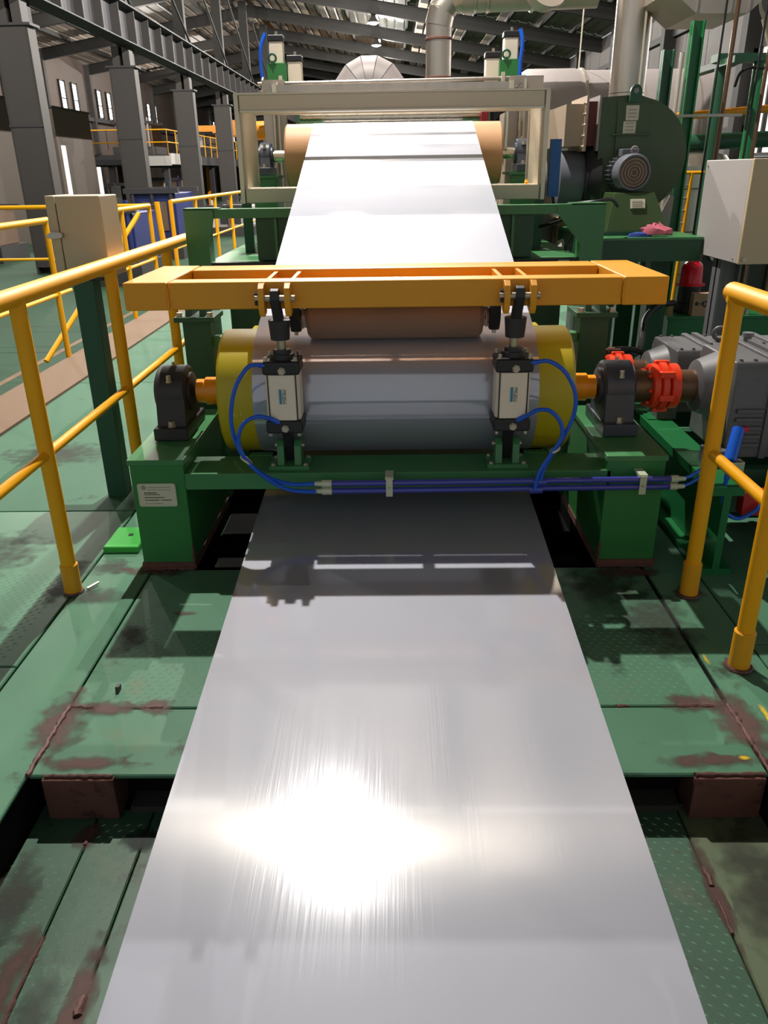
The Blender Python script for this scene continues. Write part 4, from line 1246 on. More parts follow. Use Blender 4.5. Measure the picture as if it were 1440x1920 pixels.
single('blue_board', MB().box(1.063, 1.135, 5.812, 5.853, 1.42, 1.78), 'blue_panel', 'narrow blue panel hanging at the right of the aluminium frame', 'panel')
single('yellow_plug', MB().lathe((0.924, 5.9, 1.504), (0, 0, 1), [(0, 0.014), (0.015, 0.014), (0.02, 0.009), (0.03, 0.008)], 12), 'yellow', 'small yellow cap on the bottom bar of the aluminium frame', 'cap')

# upright pair with air cylinders behind the hood
for sgn in (-1, 1):
    side = 'left' if sgn < 0 else 'right'
    xa, xb = (-1.085, -0.90) if sgn < 0 else (0.965, 1.24)
    t = thing('lift_upright', 'beige guide upright with green top bracket, %s of the tan roll' % side, 'upright', ((xa + xb) / 2, 7.35, 0.0))
    obj('guide_plate', MB().box(xa, xb, 7.3, 7.4, 0.2, 2.30), 'stainless_dull', t)
    obj('guide_rod', MB().cyl((xa + 0.09, 7.27, 1.4), (xa + 0.09, 7.27, 2.25), 0.012, 10), 'steel', t)
    obj('guide_strip', MB().box(xa + 0.12, xa + 0.135, 7.285, 7.3, 1.3, 2.28), 'aluminium_edge', t)
    bx0, bx1 = (-1.06, -0.90) if sgn < 0 else (0.90, 1.06)
    obj('top_bracket', MB().box(bx0, bx1, 7.5, 7.7, 2.30, 2.44), 'green_post', t)
    eye_bolt(t, (bx0 + 0.05, 7.5, 2.44), 0.03, 0.009, 'green_dark')
    obj('hook_eye', MB().torus((xa - 0.0 if sgn < 0 else xa + 0.05, 7.25, 2.19), (0, 1, 0), 0.028, 0.008, 18, 6), 'steel', t)
    for k, (dx, z0) in enumerate(((-0.98, 2.44), (-0.83, 2.29))):
        x = dx if sgn < 0 else -dx + 0.02
        c = thing('lift_cylinder', '%s silver air cylinder on the %s upright' % (('taller', 'lower')[k], side), 'air cylinder', (x, 7.6, z0))
        obj('barrel', MB().box(x - 0.065, x + 0.055, 7.55, 7.67, z0, z0 + 0.17), 'cylinder_body', c, bevel=0.012)
        obj('end_cap', MB().box(x - 0.07, x + 0.06, 7.545, 7.675, z0 + 0.17, z0 + 0.215), 'black_cast', c, bevel=0.008)
        obj('port', MB().cyl((x, 7.6, z0 + 0.215), (x, 7.6, z0 + 0.245), 0.012, 10), 'bolt_steel', c)
    xb_ = -1.11 if sgn < 0 else 1.07
    single('air_hose', MB().tube([(xb_ + (0.01 if sgn < 0 else 0), 7.5, 2.28), (xb_, 7.5, 2.42), (xb_ + 0.01, 7.5, 2.56), (xb_ + 0.05 * (1 if sgn < 0 else -0.2), 7.52, 2.66)], 0.016, 10), 'hose_blue', 'blue hose rising beside the cylinders of the %s upright' % side, 'hose')
tp = thing('top_pipe', 'thin steel air pipe crossing between the two uprights', 'pipe', (0, 7.25, 2.29))
obj('tube', MB().tube([(-1.10, 7.5, 2.33), (-1.10, 7.46, 2.29), (-1.05, 7.45, 2.285), (0, 7.45, 2.29), (1.02, 7.45, 2.30), (1.08, 7.46, 2.31)], 0.016, 12, smooth=4), 'stainless', tp)
for x in (-0.94, 0.92):
    obj('hanger', MB().box(x - 0.014, x + 0.014, 7.40, 7.44, 2.2, 2.34), 'aluminium_edge', tp)
cb2 = thing('cross_bar', 'flat stainless cross bar between the uprights above the aluminium frame', 'bar', (0, 7.25, 2.18))
obj('bar', MB().box(-0.97, 0.96, 7.22, 7.28, 2.205, 2.255), 'stainless', cb2)
obj('bar_plate', MB().box(-0.99, -0.955, 7.2, 7.3, 2.10, 2.26).box(0.95, 0.985, 7.2, 7.3, 2.10, 2.26), 'aluminium_edge', cb2)
dr2 = thing('wringer_roll', 'polished steel roll pair seen under the aluminium top bar', 'roll', (0, 7.5, 1.9))
obj('roll_body', MB().lathe((-0.8, 7.5, 2.03), (1, 0, 0), [(0, 0.05), (1.55, 0.05)], 28), 'steel', dr2)
obj('roll_body', MB().lathe((-0.85, 7.8, 2.12), (1, 0, 0), [(0, 0.045), (1.7, 0.045)], 28), 'stainless_dull', dr2)
obj('guide_beam', MB().box(-0.9, 0.9, 8.1, 8.2, 1.75, 2.2), 'green_dark', dr2)
obj('side_arm', MB().box(0.74, 0.80, 7.3, 7.5, 1.96, 2.05), 'red_paint', dr2)
# clutter between the uprights
vb = thing('valve_rack', 'row of small brass and steel valves above the aluminium bar', 'valves', (-0.4, 7.35, 2.10))
for k in range(7):
    x = -0.72 + k * 0.13
    obj('valve', MB().lathe((x, 7.35, 2.10), (0, 0, 1), [(0, 0.03), (0.03, 0.035), (0.045, 0.02), (0.07, 0.026)], 12), 'machine_brown' if k % 2 else 'bolt_steel', vb)
obj('rack_bar', MB().box(-0.85, 0.75, 7.33, 7.40, 2.075, 2.10), 'stainless_dull', vb)

# things under the right gusset
db = thing('storage_bin', 'pale ribbed cylinder drum seen through the right green gusset', 'drum', (1.16, 6.9, 1.0))
obj('drum', MB().lathe((1.2, 7.05, 0.6), (0, 0, 1), [(0, 0.15), (0.6, 0.15), (0.62, 0.16), (0.66, 0.16)], 24), 'insulation', db)
for k in range(4):
    obj('drum_rib', MB().torus((1.2, 7.05, 0.72 + 0.13 * k), (0, 0, 1), 0.152, 0.006, 24, 6), 'stainless_dull', db)
bx = thing('carton', 'open brown carton with white bag behind the right green gusset', 'box', (1.42, 7.0, 0.8))
obj('carton_body', MB().box(1.36, 1.55, 6.9, 7.1, 0.85, 1.22), 'cardboard', bx)
obj('carton_flap', MB().add([(1.36, 6.9, 1.22), (1.46, 6.9, 1.22), (1.46, 6.82, 1.30), (1.36, 6.82, 1.30)], [(0, 1, 2, 3)]), 'cardboard', bx)
mb = MB()
rnd = random.Random(21)
for i in range(5):
    for k in range(12):
        a = 2 * PI * k / 12
        q = math.sin(PI * (i + 0.5) / 5) * 0.1 * rnd.uniform(0.7, 1.2)
        mb.v.append(Vector((1.42 + q * math.cos(a), 6.7 + q * math.sin(a), 0.95 + i * 0.035)))
for i in range(4):
    for k in range(12):
        mb.f.append((i * 12 + k, i * 12 + (k + 1) % 12, (i + 1) * 12 + (k + 1) % 12, (i + 1) * 12 + k))
single('plastic_bag', mb, 'plastic_film', 'crumpled white bag lying by the brown carton under the green gusset', 'bag')
pb = thing('pipe_valves', 'steel valve cluster under the right green beam beside the strip', 'valves', (0.98, 7.0, 1.2))
obj('valve_bar', MB().box(0.86, 1.14, 7.0, 7.04, 1.27, 1.30), 'steel', pb)
for k in range(3):
    obj('valve', MB().lathe((0.90 + k * 0.09, 7.0, 1.05), (0, 0, 1), [(0, 0.04), (0.1, 0.04), (0.12, 0.025), (0.22, 0.025)], 14), 'bolt_steel', pb)
for i, (pts, lab) in enumerate((([(1.10, 5.83, 1.42), (1.12, 5.79, 1.36), (1.18, 5.5, 1.385), (1.30, 5.4, 1.40), (1.42, 5.5, 1.41), (1.52, 5.7, 1.36)], 'black cable from the blue panel across the green gusset top'),
                                ([(1.22, 5.3, 1.36), (1.10, 5.5, 1.28), (1.0, 5.8, 1.22), (0.96, 6.0, 1.15)], 'black cable drooping left below the right green beam'),
                                ([(1.23, 5.3, 1.36), (1.18, 5.4, 1.25), (1.16, 5.5, 1.15), (1.15, 5.5, 1.09)], 'black cable hanging straight below the right green beam'))):
    single('power_cable', MB().tube(pts, 0.012, 8), 'hose_black', lab, 'cable')

# ------------------------------------------------------------------ blower on its platform (right)
pf = thing('blower_platform', 'dark green beam platform under the blower', 'platform', (1.8, 6.1, 0))
obj('front_beam', MB().box(1.37, 2.09, 5.60, 5.70, 1.005, 1.145), 'green_dark', pf)
obj('deck_top', MB().box(1.36, 2.095, 5.59, 6.9, 1.145, 1.16), 'green', pf)
for xa in (1.37, 1.99):
    obj('side_beam', MB().box(xa, xa + 0.1, 5.70, 6.9, 1.005, 1.145), 'green_dark', pf)
for x in (1.55, 1.93):
    obj('leg', MB().box(x - 0.07, x + 0.07, 5.9, 6.04, 0, 1.005), 'green_dark', pf)
    obj('leg', MB().box(x - 0.07, x + 0.07, 6.7, 6.84, 0, 1.005), 'green_dark', pf)
bl = thing('blower_fan', 'large dark green centrifugal blower with scroll housing and grey motor', 'blower', (1.73, 6.3, 1.16))
cx, cz, br = 1.735, 1.665, 0.375
prof = [(1.50, cz + br), (1.50, cz + 0.10)]
poly = [(1.495, cz + br + 0.0), (1.735, cz + br + 0.015)] + [(cx + br * math.cos(PI / 2 - a), cz + br * math.sin(PI / 2 - a)) for a in [PI * 1.25 * k / 22 for k in range(1, 23)]] + [(1.495, cz - 0.05)]
obj('scroll_housing', MB().prism(poly, 'xz', 6.25, 6.75), 'green_olive', bl, bevel=0.004)
obj('front_plate', MB().box(1.60, 1.82, 6.225, 6.25, cz - 0.2, cz + 0.36), 'green_olive', bl)
obj('front_ledge', MB().box(1.575, 1.85, 6.19, 6.25, cz + 0.145, cz + 0.155), 'green_olive', bl)
for ya in (6.24, 6.75):
    obj('rim_flange', MB().prism([(x + (x - cx) * 0.04, z + (z - cz) * 0.04) for x, z in poly], 'xz', ya, ya + 0.01), 'green_olive', bl)
obj('lifting_lug', MB().prism([(1.665, cz + 0.355), (1.745, cz + 0.355), (1.745, cz + 0.42)] + [(1.705 + 0.04 * math.cos(PI * k / 8), cz + 0.42 + 0.045 * math.sin(PI * k / 8)) for k in range(9)] + [(1.665, cz + 0.42)], 'xz', 6.19, 6.215), 'green_dark', bl)
obj('lug_hole', MB().cyl((1.705, 6.188, cz + 0.425), (1.705, 6.19, cz + 0.425), 0.017, 16), 'insulation', bl)
for z0, z1, xo in ((cz + 0.24, cz + 0.335, 0.0), (cz + 0.155, cz + 0.235, -0.012)):
    p = obj('sign_plate', MB().box(1.655 + xo, 1.745 + xo, 6.218, 6.224, z0, z1), 'label_white', bl, label='white notice plate')
    mb = MB()
    for k in range(3):
        mb.box(1.67 + xo, 1.73 + xo, 6.2165, 6.218, z0 + 0.02 + k * 0.022, z0 + 0.026 + k * 0.022)
    obj('plate_print', mb, 'label_ink_pale', p)['kind'] = 'stuff'
# motor
MY, MZ, MX = 5.98, 1.565, 1.68
mo = obj('motor_body', MB().lathe((MX - 0.03, 6.22, MZ), (0.10, -1, 0), [(0, 0.09), (0.01, 0.10), (0.20, 0.10)], 30), 'motor_grey', bl)
obj('fan_cowl', MB().lathe((MX - 0.01, 6.06, MZ), (0.10, -1, 0), [(0, 0.122), (0.10, 0.122), (0.115, 0.115), (0.115, 0.105), (0.10, 0.10)], 36, cap=False), 'motor_grey', bl)
gr = obj('grille', MB().lathe((MX - 0.002, 5.955, MZ), (0.10, -1, 0), [(0, 0.102), (0.004, 0.10)], 30), 'machine_brown', bl)
for k in range(4):
    obj('grille_ring', MB().torus((MX, 5.949, MZ), (0.10, -1, 0), 0.022 + k * 0.022, 0.003, 24, 5), 'stainless_dull', gr)
for k in range(12):
    a = PI * 0.62 + PI * 0.9 * k / 11
    ca, sa = math.cos(a), math.sin(a)
    obj('cooling_fin', MB().box(-0.002, 0.002, 6.07, 6.2, 0.098, 0.122), 'motor_grey', bl)
    f = bl.children[-1] if bl.children else None
for o in [o for o in bl.children if o.name.startswith('cooling_fin')]:
    k = [q for q in bl.children if q.name.startswith('cooling_fin')].index(o)
    a = PI * 0.05 + PI * 0.9 * k / 11
    mesh = o.data
    org = W[bl]
    for v in mesh.vertices:
        p = v.co + org
        rad = p.z
        off = p.x
        v.co = Vector((MX - 0.02 + math.cos(a + PI / 2) * rad - math.sin(a + PI / 2) * off, p.y, MZ + math.sin(a + PI / 2) * rad + math.cos(a + PI / 2) * off)) - org
obj('terminal_box', MB().box(MX - 0.06, MX + 0.06, 6.09, 6.19, MZ + 0.10, MZ + 0.155), 'motor_grey', bl, bevel=0.006)
eye_bolt(bl, (MX + 0.01, 6.03, MZ + 0.115), 0.022, 0.007, 'insulation')
obj('pedestal', MB().add([(1.49, 5.82, 1.185), (1.93, 5.82, 1.185), (1.93, 6.25, 1.185), (1.49, 6.25, 1.185), (1.55, 5.92, 1.435), (1.83, 5.92, 1.435), (1.83, 6.25, 1.435), (1.55, 6.25, 1.435)],
                         [(0, 3, 2, 1), (4, 5, 6, 7), (0, 1, 5, 4), (1, 2, 6, 5), (2, 3, 7, 6), (3, 0, 4, 7)]), 'green_olive', bl, bevel=0.004)
obj('pedestal_base', MB().box(1.47, 1.95, 5.80, 6.8, 1.16, 1.185), 'green_dark', bl)
p = obj('data_plate', MB().add([(1.66, 5.868, 1.335), (1.76, 5.868, 1.335), (1.76, 5.892, 1.395), (1.66, 5.892, 1.395), (1.66, 5.88, 1.333), (1.76, 5.88, 1.333), (1.76, 5.904, 1.393), (1.66, 5.904, 1.393)],
                               [(0, 1, 2, 3), (4, 7, 6, 5), (0, 4, 5, 1), (1, 5, 6, 2), (2, 6, 7, 3), (3, 7, 4, 0)]), 'label_white', bl, label='white printed data plate')
mb = MB()
for k in range(4):
    z = 1.345 + 0.012 * k
    y = 5.868 + (z - 1.335) * 0.4 - 0.002
    mb.box(1.668, 1.752 - 0.012 * (k % 2), y - 0.0005, y + 0.001, z, z + 0.003)
obj('plate_print', mb, 'label_ink_pale', p)['kind'] = 'stuff'
obj('white_wedge', MB().prism([(1.90, 1.17), (2.02, 1.17), (2.03, 1.40), (2.00, 1.41)], 'xz', 6.1, 6.12), 'insulation', bl, label='white triangular shield plate')
# inlet drum and outlet
obj('inlet_drum', MB().lathe((1.24, 6.5, 1.52), (1, 0, 0), [(0, 0.20), (0.19, 0.20)], 40), 'motor_grey', bl)
obj('inlet_ring', MB().lathe((1.42, 6.5, 1.52), (1, 0, 0), [(0, 0.26), (0.03, 0.28), (0.10, 0.30)], 40), 'black_cast', bl)
obj('flex_collar', MB().box(1.395, 1.48, 6.30, 6.72, 1.745, cz + br - 0.005), 'flex_red', bl, label='dark red flexible connector')
for x in (1.475, 1.385):
    fl_ = obj('outlet_flange', MB().box(x - 0.008, x + 0.008, 6.24, 6.78, 1.71, cz + br + 0.03), 'insulation' if x > 1.4 else 'casing_beige', bl)
    for k in range(5):
        bolt(bl, (x + (0.008 if x > 1.4 else -0.008), 6.26, 1.74 + k * 0.07), (1 if x > 1.4 else -1, 0, 0), 0.010, 0.018)
single('rag', MB().add([(1.80 + 0.10 * math.cos(2 * PI * k / 14) * q * random.uniform(0.6, 1.25), 5.70 + 0.055 * math.sin(2 * PI * k / 14) * q * random.uniform(0.7, 1.25), 1.175 + z * random.uniform(0.55, 1.35)) for z, q in ((0.0, 1.0), (0.03, 0.95), (0.055, 0.6), (0.065, 0.15)) for k in range(14)],
                       [(i * 14 + k, i * 14 + (k + 1) % 14, (i + 1) * 14 + (k + 1) % 14, (i + 1) * 14 + k) for i in range(3) for k in range(14)]), 'pink_cloth', 'crumpled pink rag on the green blower platform', 'cloth')
single('rag', MB().add([(1.70 + 0.085 * math.cos(2 * PI * k / 14) * q * random.uniform(0.85, 1.15), 5.70 + 0.05 * math.sin(2 * PI * k / 14) * q, 1.162 + z) for z, q in ((0.0, 1.0), (0.02, 0.9), (0.03, 0.3)) for k in range(14)],
                       [(i * 14 + k, i * 14 + (k + 1) % 14, (i + 1) * 14 + (k + 1) % 14, (i + 1) * 14 + k) for i in range(2) for k in range(14)]), 'blue_cloth', 'flat dark blue rag beside the pink rag on the platform', 'cloth')

# ------------------------------------------------------------------ ducts, stack, casings
cs = thing('outlet_casing', 'beige sheet-metal duct casing left of the blower', 'duct', (1.2, 7.0, 1.3))
obj('casing', MB().box(0.99, 1.42, 7.45, 8.1, 1.2, 2.06), 'casing_beige', cs)
obj('outlet_neck', MB().box(1.245, 1.378, 6.30, 7.45, 1.745, 2.02), 'casing_beige', cs)
for x in (1.045, 1.17):
    obj('seam', MB().box(x, x + 0.012, 7.435, 7.45, 1.2, 2.06), 'insulation', cs)
obj('round_elbow', MB().lathe((1.1, 6.86, 1.50), (1, 0, 0), [(0, 0.22), (0.1, 0.22)], 30), 'insulation', cs)
hd = thing('header_duct', 'big pale insulated header duct lying across behind the blower', 'duct', (2.6, 10.0, 1.3))
hz, hr, hyy = 1.97, 0.63, 10.0
obj('duct_shell', MB().lathe((2.10, hyy, hz), (1, 0, 0), [(0, hr), (1.42, hr)], 48), 'insulation', hd)
obj('duct_cap', MB().lathe((1.40, hyy, hz), (1, 0, 0), [(0, hr - 0.10), (0.03, hr - 0.02), (0.10, hr + 0.02), (0.62, hr + 0.02), (0.69, hr)], 48), 'insulation', hd)
obj('seam_band', MB().lathe((2.08, hyy, hz), (1, 0, 0), [(0, hr + 0.025), (0.025, hr + 0.025)], 48), 'stainless_dull', hd)
for x in (2.7, 3.3):
    obj('seam_band', MB().lathe((x, hyy, hz), (1, 0, 0), [(0, hr + 0.004), (0.02, hr + 0.004)], 48), 'stainless_dull', hd)
obj('support', MB().box(2.2, 2.3, hyy - 0.1, hyy + 0.1, 0, hz - hr + 0.02).box(3.3, 3.4, hyy - 0.1, hyy + 0.1, 0, hz - hr + 0.02), 'green_dark', hd)
single('hanger_rod', MB().cyl((2.06, 9.9, 2.55), (2.12, 9.9, 7.2), 0.008, 8), 'aluminium_edge', 'thin pale hanger rod rising from the pale header duct', 'rod')
dm = thing('duct_dome', 'pale segmented insulated duct elbow rising between the uprights', 'duct', (-0.27, 10.0, 2.2))
for k in range(7):
    a0, a1 = PI * k / 7, PI * (k + 1) / 7 - 0.02
    cxd, czd, R0, r0 = -0.26, 2.36, 0.19, 0.24
    vs, fs = [], []
    for i, a in enumerate((a0, a1)):
        d = Vector((-math.cos(a), 0, math.sin(a)))
        for q in range(20):
            b = 2 * PI * q / 20
            p = Vector((cxd, 10.0, czd)) + d * (R0 + r0 * math.cos(b)) + Vector((0, 1, 0)) * (r0 * math.sin(b))
            p.z = max(p.z, czd - 0.2)
            vs.append(p)
    for q in range(20):
        fs.append((q, (q + 1) % 20, 20 + (q + 1) % 20, 20 + q))
    fs += [tuple(range(19, -1, -1)), tuple(range(20, 40))]
    obj('elbow_segment', MB().add(vs, fs), 'insulation', dm)
obj('flat_duct', MB().box(-1.0, 1.0, 9.7, 10.3, 2.0, 2.35), 'insulation', dm)
for x in (-0.9, 0.8):
    obj('duct_leg', MB().box(x, x + 0.1, 9.9, 10.0, 0, 2.0), 'green_dark', dm)
sk = thing('exhaust_stack', 'tall shiny vertical stainless stack rising behind the blower', 'stack', (2.27, 8.5, 1.2))
for k in range(4):
    z0 = 1.2 + 1.05 * k
    obj('stack_section', MB().cyl((2.245, 8.5, z0), (2.245, 8.5, z0 + 1.045), 0.165, 36), 'stainless', sk)
    obj('stack_seam', MB().box(2.31, 2.325, 8.345, 8.36, z0, z0 + 1.04), 'aluminium_edge', sk)
ep = thing('exhaust_pipe', 'stainless vent pipe with mitred elbow turning right under the roof', 'pipe', (0.46, 9.0, 2.2))
er = 0.128
obj('riser', MB().cyl((0.46, 9.0, 2.1), (0.46, 9.0, 2.92), er, 32), 'stainless', ep)
for z in (2.44, 2.78):
    obj('clamp_band', MB().lathe((0.46, 9.0, z), (0, 0, 1), [(0, er + 0.003), (0.005, er + 0.01), (0.02, er + 0.01), (0.025, er + 0.003)], 32), 'rust', ep)
pts = [(0.46, 9.0, 2.92), (0.485, 9.0, 3.03), (0.56, 9.0, 3.12), (0.68, 9.0, 3.155)]
for a, b in zip(pts[:-1], pts[1:]):
    d = (Vector(b) - Vector(a)).normalized() * 0.02
    obj('elbow_segment', MB().cyl(Vector(a) - d, Vector(b) + d, er + 0.004, 32), 'stainless', ep)
obj('cross_run', MB().cyl((0.68, 9.0, 3.155), (2.0, 9.0, 3.18), er + 0.02, 32), 'stainless_dull', ep)
for x in (0.80, 0.92, 1.35):
    obj('clamp_band', MB().lathe((x, 9.0, 3.158), (1, 0, 0), [(0, er + 0.022), (0.015, er + 0.03), (0.03, er + 0.022)], 32), 'stainless', ep)
obj('branch_collar', MB().lathe((1.42, 8.82, 3.10), (0.3, -1, 0.5), [(0, 0.15), (0.12, 0.17), (0.13, 0.2), (0.16, 0.2)], 28), 'stainless_dull', ep)
hp = thing('dust_hopper', 'octagonal stainless hopper hanging at the top right', 'hopper', (2.85, 8.0, 2.75))
oct_ = [(2.85 + 0.44 * math.cos(PI / 8 + PI / 4 * k), 8.0 + 0.44 * math.sin(PI / 8 + PI / 4 * k)) for k in range(8)]
obj('hopper_shell', MB().prism([(2.29, 3.6), (2.29, 2.93), (2.52, 2.76), (2.95, 2.755), (3.14, 2.93), (3.14, 3.6)], 'xz', 7.6, 8.4), 'stainless_dull', hp)
for x in (2.52, 2.80, 2.95):
    obj('fold_seam', MB().box(x - 0.006, x + 0.006, 7.594, 7.6, 2.77, 3.6), 'stainless', hp)
ff = thing('round_blower', 'grey round duct end with dark opening at the upper right edge', 'duct', (3.35, 8.0, 2.7))
obj('drum', MB().lathe((3.42, 7.9, 2.98), (-1, -0.15, 0), [(0, 0.22), (0.12, 0.22), (0.13, 0.25), (0.16, 0.25)], 30), 'stainless_dull', ff)
obj('dark_opening', MB().lathe((3.26, 7.87, 2.98), (-1, -0.15, 0), [(0, 0.2), (0.005, 0.2)], 28), 'black_cast', ff)
obj('cone', MB().cyl((3.4, 7.9, 2.40), (3.4, 7.9, 2.76), 0.05, 20, 0.2), 'cabinet_cream', ff)

# green pipework stands and conduits, right background
def hpost(name, x, y, z0, z1, w, m, label, cat='post'):
    return single(name, MB().box(x - w / 2, x + w / 2, y - 0.004, y + 0.004, z0, z1).box(x - w / 2, x - w / 2 + 0.01, y - w / 2, y + w / 2, z0, z1).box(x + w / 2 - 0.01, x + w / 2, y - w / 2, y + w / 2, z0, z1), m, label, cat)


hpost('green_post', 2.14, 7.0, 0, 2.43, 0.085, 'green_dark', 'short dark green post just right of the blower housing top')
hpost('green_post', 2.345, 7.0, 0, 2.62, 0.09, 'green_tank', 'tall bright green post right of the blower, reaching the hopper')
sd = thing('pipe_stand', 'green steel portal stand before the bright windows', 'stand', (2.9, 7.6, 0))
for x in (2.80, 3.12):
    obj('leg', MB().cyl((x, 7.6, 0), (x, 7.6, 2.42), 0.06, 18), 'green_dark' if x < 3 else 'green_tank', sd)
obj('head_beam', MB().box(2.72, 3.6, 7.52, 7.68, 2.40, 2.46), 'green_dark', sd)
obj('head_beam', MB().box(2.74, 2.84, 7.2, 8.4, 2.36, 2.41), 'green_dark', sd)
single('green_header_pipe', MB().cyl((2.45, 8.6, 1.80), (4.6, 8.6, 1.86), 0.075, 20), 'green_dark', 'horizontal dark green pipe crossing before the bright windows', 'pipe')
single('yellow_gas_pipe', MB().cyl((2.46, 8.4, 2.02), (4.6, 8.4, 2.16), 0.035, 14), 'orange_crane', 'thin yellow pipe running above the dark green pipe at the right', 'pipe')
single('conduit_bracket', MB().box(2.2, 2.75, 6.9, 6.94, 1.955, 1.975), 'stainless_dull', 'thin steel rod shelf crossing the tall green post', 'bracket')
for i, (x, y, z0, z1, r, lab) in enumerate(((2.20, 6.9, 0.0, 2.4, 0.016, 'pale conduit between the two green posts'), (2.56, 7.1, 0.0, 2.8, 0.009, 'thin dark wire right of the tall green post'), (2.65, 7.1, 0.0, 2.85, 0.018, 'brown conduit tube left of the green portal stand'),
                                     (2.96, 7.3, 0.0, 2.9, 0.010, 'thin dark wire inside the green portal stand'), (3.03, 7.3, 0.0, 2.9, 0.016, 'reddish conduit tube inside the green portal stand'))):
    single('conduit', MB().cyl((x, y, z0), (x + 0.02, y, z1), r, 10), ('aluminium_edge', 'hose_black', 'hub_brown', 'hose_black', 'hub_brown')[i], lab, 'conduit')
single('conduit', MB().tube([(2.85, 7.4, 2.2), (2.88, 7.4, 2.3), (2.96, 7.4, 2.34), (3.1, 7.4, 2.33)], 0.012, 8), 'hose_black', 'black cable arching under the green portal beam', 'cable')
ld = thing('access_ladder', 'yellow steel ladder right of the blower', 'ladder', (2.42, 7.2, 0))
for x in (2.36, 2.50):
    obj('stile', MB().cyl((x - 0.017, 7.2, 0.0), (x + 0.02, 7.2, 1.98 if x < 2.4 else 1.55), 0.016, 10), 'yellow', ld)
for k in range(7):
    z = 0.95 + k * 0.1
    obj('rung', MB().cyl((2.36, 7.2, z), (2.50, 7.2, z), 0.009, 8), 'yellow' if k in (0, 6) else 'stainless_dull', ld)
obj('top_bar', MB().cyl((2.38, 7.2, 1.55), (2.62, 7.2, 1.55), 0.014, 8), 'yellow', ld)
bd = thing('round_tank', 'large shiny vertical vessel behind the yellow ladder', 'vessel', (2.9, 9.0, 0))
obj('vessel_shell', MB().lathe((2.95, 8.78, 0), (0, 0, 1), [(0, 0.5), (1.6, 0.5), (1.7, 0.42), (1.75, 0.2)], 40), 'stainless', bd)
for z in (0.6, 1.0, 1.4):
    obj('vessel_band', MB().torus((2.95, 8.78, z), (0, 0, 1), 0.5, 0.008, 40, 6), 'dark_steel', bd)
mc = thing('pipe_manifold', 'dark machine cluster with pipes under the grey cabinet', 'machine unit', (2.9, 6.9, 0.6))
obj('manifold_block', MB().box(2.5, 3.3, 6.74, 7.0, 0.545, 0.95), 'machine_dark', mc)
for k in range(4):
    obj('manifold_pipe', MB().cyl((2.5 + 0.2 * k, 6.715, 0.57), (2.5 + 0.2 * k, 6.715, 1.2), 0.025, 10), 'red_paint' if k == 1 else 'machine_brown', mc)
obj('gauge', MB().cyl((2.62, 6.74, 0.92), (2.62, 6.70, 0.92), 0.035, 16), 'label_white', mc)

# ------------------------------------------------------------------ left background: partition, mezzanine, machines, crane
pt = thing('partition_room', 'tall beige wall block beyond the nearest left columns', 'building', (-13, 30, -0.45))
for (y0, y1) in ((30.6, 34.2), (22.0, 27.6)):
    obj('wall_panel', MB().box(-15.5, -12.0, y0, y1, -0.45, 3.8), 'partition', pt)
    obj('wall_cap', MB().box(-15.6, -11.95, y0 - 0.05, y1 + 0.05, 3.8, 3.86), 'girder_grey', pt)
for y0, z0, z1 in ((30.9, 0.9, 2.6), (34.3, 0.6, 1.9)):
    w = obj('door_light', MB().box(-12.02, -11.97, y0, y0 + 0.35, z0, z1), 'window_light_dim', pt)
mz = thing('mezzanine', 'dark steel mezzanine platform with railings beyond the columns', 'platform', (-13, 45, -0.45))
obj('deck_slab', MB().box(-16, -10.0, 38, 60, 2.0, 2.4), 'girder_grey', mz)
obj('fascia_panel', MB().box(-9.98, -9.9, 38, 44, 2.0, 2.45).box(-12.0, -9.9, 37.9, 37.98, 1.95, 2.35), 'machine_pale', mz)
for x in (-15.5, -12.8, -10.3):
    for y in (38.5, 48, 58):
        obj('mezzanine_post', MB().box(x - 0.12, x + 0.12, y - 0.12, y + 0.12, -0.45, 2.0), 'girder_grey', mz)
for z in (2.9, 3.4):
    obj('rail', MB().cyl((-16, 38, z), (-10.0, 38, z), 0.025, 8).cyl((-10.0, 38, z), (-10.0, 60, z), 0.025, 8), 'yellow', mz)
for k in range(10):
    obj('rail_post', MB().cyl((-16 + k * 0.667, 38, 2.4), (-16 + k * 0.667, 38, 3.4), 0.02, 6), 'machine_brown', mz)
for k in range(15):
    obj('rail_post', MB().cyl((-10.0, 38 + k * 1.5, 2.4), (-10.0, 38 + k * 1.5, 3.4), 0.02, 6), 'yellow', mz)
rnd = random.Random(17)
kinds = ['machine_dark', 'machine_brown', 'navy', 'machine_pale', 'girder_grey']
desc = {'machine_dark': 'dark', 'machine_brown': 'brown', 'navy': 'navy blue', 'machine_pale': 'pale', 'girder_grey': 'grey'}


def machine(x, y, z, w, d, h, m, label, seed):
    rnd = random.Random(seed)
    t = thing('machine_unit', label, 'machine', (x, y, z))
    obj('base_frame', MB().box(x - w / 2, x + w / 2, y - d / 2, y + d / 2, z, z + h * 0.25), 'machine_dark', t)
    obj('cabinet_body', MB().box(x - w * 0.42, x + w * 0.42, y - d * 0.42, y + d * 0.42, z + h * 0.25, z + h * 0.8), m, t, bevel=0.02)
    for k in range(3):
        px = x - w * 0.35 + w * 0.35 * k
        obj('column_pipe', MB().cyl((px, y - d * 0.45, z + h * 0.2), (px, y - d * 0.45, z + h * rnd.uniform(0.8, 1.0)), 0.05, 8), rnd.choice(kinds), t)
    for ya in (y - d * 0.48, y + d * 0.42):
        obj('top_frame', MB().box(x - w / 2, x + w / 2, ya, ya + d * 0.06, z + h * 0.8, z + h * 0.86), 'girder_grey', t)
    obj('door_panel', MB().box(x - w * 0.2, x + w * 0.25, y - d * 0.44, y - d * 0.42, z + h * 0.35, z + h * 0.7), rnd.choice(kinds), t)


